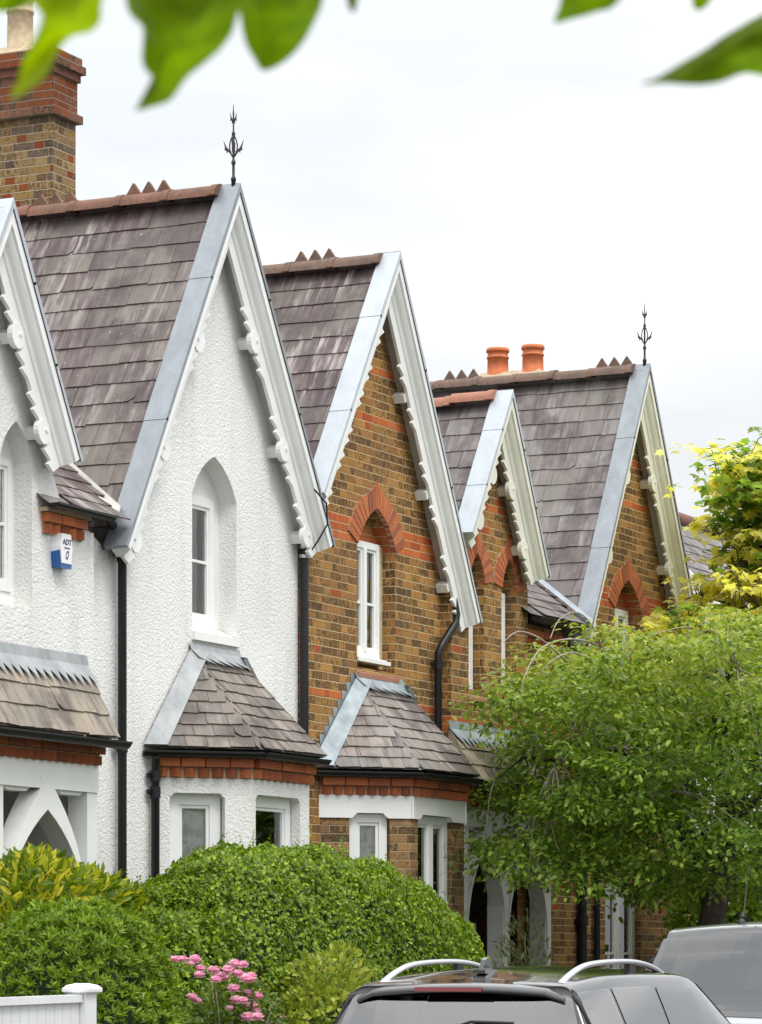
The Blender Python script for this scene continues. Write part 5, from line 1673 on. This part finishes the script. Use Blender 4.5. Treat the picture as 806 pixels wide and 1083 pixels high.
# --- second car: silver grey people carrier facing us; x=0 is its nose (nearest)
st2 = [
 (.0,[(.62,.30),(.68,.48),(.68,.62),(.62,.74),(.55,.78),(.3,.80),(0,.81)]),
 (.10,[(.78,.24),(.84,.48),(.84,.72),(.76,.88),(.66,.93),(.40,.955),(0,.965)]),
 (.45,[(.86,.22),(.90,.50),(.90,.82),(.84,1.01),(.72,1.06),(.45,1.085),(0,1.10)]),
 (.85,[(.86,.22),(.905,.50),(.905,.84),(.865,1.07),(.78,1.13),(.50,1.15),(0,1.165)]),
 (1.35,[(.86,.22),(.905,.50),(.905,.84),(.875,1.09),(.735,1.56),(.50,1.60),(0,1.625)]),
 (1.62,[(.86,.22),(.905,.50),(.905,.84),(.875,1.095),(.705,1.735),(.60,1.80),(0,1.835)]),
 (2.1,[(.86,.22),(.905,.50),(.905,.84),(.875,1.10),(.715,1.76),(.62,1.83),(0,1.875)]),
 (3.2,[(.86,.22),(.905,.50),(.905,.84),(.875,1.10),(.715,1.76),(.62,1.83),(0,1.875)]),
 (4.2,[(.86,.24),(.905,.50),(.905,.84),(.865,1.10),(.70,1.72),(.60,1.79),(0,1.83)]),
 (4.38,[(.80,.30),(.87,.50),(.87,.84),(.83,1.10),(.68,1.60),(.5,1.66),(0,1.69)]),
]
c2 = empty('parked_car', (24,-5.17,0), 'silver-grey van-like car facing the camera, under the tree at the bottom right', 'car', 'cars parked along the kerb')
C2 = Car((21.85,-5.17,0), False, st2)
C2.wins = [('side',3.08,3.92,lambda b: 3.75+1.0*b,lambda b: 5.9), ('side',3.08,3.92,lambda b: 6.05,lambda b: 6.93), ('side',3.08,3.92,lambda b: 7.07,lambda b: 7.9), ('windscreen',3.06,4.92,4.08)]
C2.shell('body', MAT['car_grey'], c2)
C2.shell('cabin_lining', MAT['rubber'], c2, 10, 9, .02)
C2.glaze(c2, 'car_glass', 'screen_glass')
m = MB(); p = C2.S(5.25,6); m.lathe(tuple(p+Vector((0,.15,-.01))), [(.03,0),(.026,.025),(.012,.04)], 10); m.tube([p+Vector((0,.15,.02)), p+Vector((.05,.15,.07)), p+Vector((.16,.15,.42))], [.008,.006,.003], 6)
m.tube([p+Vector((.016,.15,.038)), p+Vector((.035,.15,.068))], .016, 8)
m.build('aerial', MAT['rubber'], c2)
m = MB()
for (ya,yb) in ((-.55,.05),(.05,.6)):
    a = C2.S(3.2,4.0+4*(ya+.75)/1.5)+Vector((-.02,0,.02)); 
    m.tube([(22.73,-5.17+ya,1.165),(22.78,-5.17+(ya+yb)/2,1.195),(22.80,-5.17+yb,1.205)], .010, 6)
m.build('wipers', MAT['rubber'], c2)
m = MB(); m.box(23.42,23.47,-5.31,-5.03,1.62,1.69); m.build('rear_view_mirror', MAT['rubber'], c2)
for sy in (-1,1):
    m = MB(); m.lathe((23.25,-5.17+sy*1.0,1.08),[(.02,-.09),(.085,-.07),(.10,0),(.09,.07),(.02,.09)],12); m.obox((23.22,-5.17+sy*.84-.02,1.04),(0,sy*.12,0),(.05,0,0),(0,0,.04)); m.build('door_mirror', MAT['car_black'], c2)
    m = MB(); m.lathe((21.99,-5.17+sy*.62,.80),[(.02,-.10),(.11,-.08),(.13,0),(.11,.08),(.02,.10)],14); m.build('headlight', MAT['alarm_white'], c2)
    # head restraints and seats show through the glass
    m = MB(); yy=-5.17+sy*.38; m.box(24.05,24.2,yy-.24,yy+.24,.75,1.32); m.box(24.1,24.19,yy-.12,yy+.12,1.36,1.56); m.build('seat', MAT['panel_grey'], c2)
    m = MB(); yy=-5.42+sy*.36; m.box(18.95,19.1,yy-.23,yy+.23,.6,1.12); m.box(18.98,19.07,yy-.12,yy+.12,1.14,1.32); m.build('seat', MAT['rubber'], c1)
for x in (.78,3.55):
    for sy in (-1,1): wheel(c2, 21.85+x, -5.17+sy*.81)

# =====================================================================
# the ground
# =====================================================================
def sheet(name, x0,x1,y0,y1,z,mat):
    m = MB(); m.face([(x0,y0,z),(x1,y0,z),(x1,y1,z),(x0,y1,z)]); o = m.build(name, MAT[mat]); tag(o, kind='structure'); return o
sheet('ground', -400,900,-500,700,-.13,'soil')
sheet('road', -200,400,-11.2,-4.10,-.122,'asphalt')
m = MB(); m.box(-200,400,-4.0,-2.9,-.13,.0); tag(m.build('pavement', MAT['paving']), kind='structure')
m = MB(); m.box(-200,400,-4.12,-4.002,-.13,.004); m.box(-200,400,-11.3,-11.19,-.13,.004); tag(m.build('kerb', MAT['kerb_stone']), kind='structure')
m = MB(); m.box(-200,400,-14.5,-11.302,-.13,.0); tag(m.build('pavement', MAT['paving']), kind='structure')
m = MB(); m.box(-200,400,-2.898,-.001,-.13,.01); tag(m.build('garden_soil', MAT['soil']), kind='structure')

# =====================================================================
# sky, sun, camera
# =====================================================================
w = bpy.data.worlds.new('World'); sc.world = w; w.use_nodes = True
nt = w.node_tree; nt.nodes.clear(); Lk = nt.links.new
SUN_EL, SUN_AZ = R(57), R(215)       # compass-style: measured from +y towards +x
sky = nt.nodes.new('ShaderNodeTexSky'); sky.sky_type = 'NISHITA'; sky.sun_disc = False; sky.sun_elevation = SUN_EL; sky.sun_rotation = SUN_AZ
bg1 = nt.nodes.new('ShaderNodeBackground'); bg1.inputs[1].default_value = .10; Lk(sky.outputs[0], bg1.inputs[0])
tc = nt.nodes.new('ShaderNodeTexCoord')
sep = nt.nodes.new('ShaderNodeSeparateXYZ'); Lk(tc.outputs['Generated'], sep.inputs[0])
def wm(op, a, b):
    d = nt.nodes.new('ShaderNodeMath'); d.operation = op
    for s_, v in zip(d.inputs, (a,b)):
        if isinstance(v,(int,float)): s_.default_value = v
        else: Lk(v, s_)
    return d.outputs[0]
el = wm('MAXIMUM', sep.outputs[2], 0.)
lum = wm('ADD', .77, wm('MULTIPLY', wm('POWER', el, 1.4), 2.1))
mp = nt.nodes.new('ShaderNodeVectorMath'); mp.operation = 'MULTIPLY'; Lk(tc.outputs['Generated'], mp.inputs[0]); mp.inputs[1].default_value = (2.2,2.2,7.5)
nz = nt.nodes.new('ShaderNodeTexNoise'); nz.inputs['Scale'].default_value = 1.5; nz.inputs['Detail'].default_value = 5; nz.inputs['Roughness'].default_value = .5; Lk(mp.outputs[0], nz.inputs['Vector'])
cr = nt.nodes.new('ShaderNodeValToRGB'); cr.color_ramp.elements[0].position = .38; cr.color_ramp.elements[0].color = (.76,.79,.82,1); cr.color_ramp.elements[1].position = .58; cr.color_ramp.elements[1].color = (1.03,1.03,1.03,1)
Lk(nz.outputs[0], cr.inputs[0])
bg2 = nt.nodes.new('ShaderNodeBackground'); Lk(cr.outputs[0], bg2.inputs[0]); Lk(lum, bg2.inputs[1])
mx = nt.nodes.new('ShaderNodeMixShader'); mx.inputs[0].default_value = .93; Lk(bg1.outputs[0], mx.inputs[1]); Lk(bg2.outputs[0], mx.inputs[2])
wo_ = nt.nodes.new('ShaderNodeOutputWorld'); Lk(mx.outputs[0], wo_.inputs[0])

sl = bpy.data.lights.new('sun', 'SUN'); sl.energy = 1.5; sl.angle = R(18); sl.color = (1,.96,.90)
so = bpy.data.objects.new('sun', sl); COL.objects.link(so)
dv = Vector((math.sin(SUN_AZ)*math.cos(SUN_EL), math.cos(SUN_AZ)*math.cos(SUN_EL), math.sin(SUN_EL)))
so.rotation_euler = dv.to_track_quat('Z','Y').to_euler(); so.location = (0,-20,30)

cam = bpy.data.cameras.new('camera'); co = bpy.data.objects.new('camera', cam); COL.objects.link(co)
co.location = CAMP; co.rotation_euler = (R(90),0,R(25.628)-R(90))
cam.sensor_fit = 'HORIZONTAL'; cam.sensor_width = 36; cam.lens = 36*3600/806
cam.shift_y = (1020-541.5)/806; cam.clip_end = 2000; cam.clip_start = .1
cam.dof.use_dof = True; cam.dof.focus_distance = 29.; cam.dof.aperture_fstop = 17.
sc.camera = co
sc.view_settings.view_transform = 'Standard'; sc.view_settings.look = 'None'; sc.view_settings.exposure = .27; sc.view_settings.gamma = 1
sc.view_settings.use_curve_mapping = False
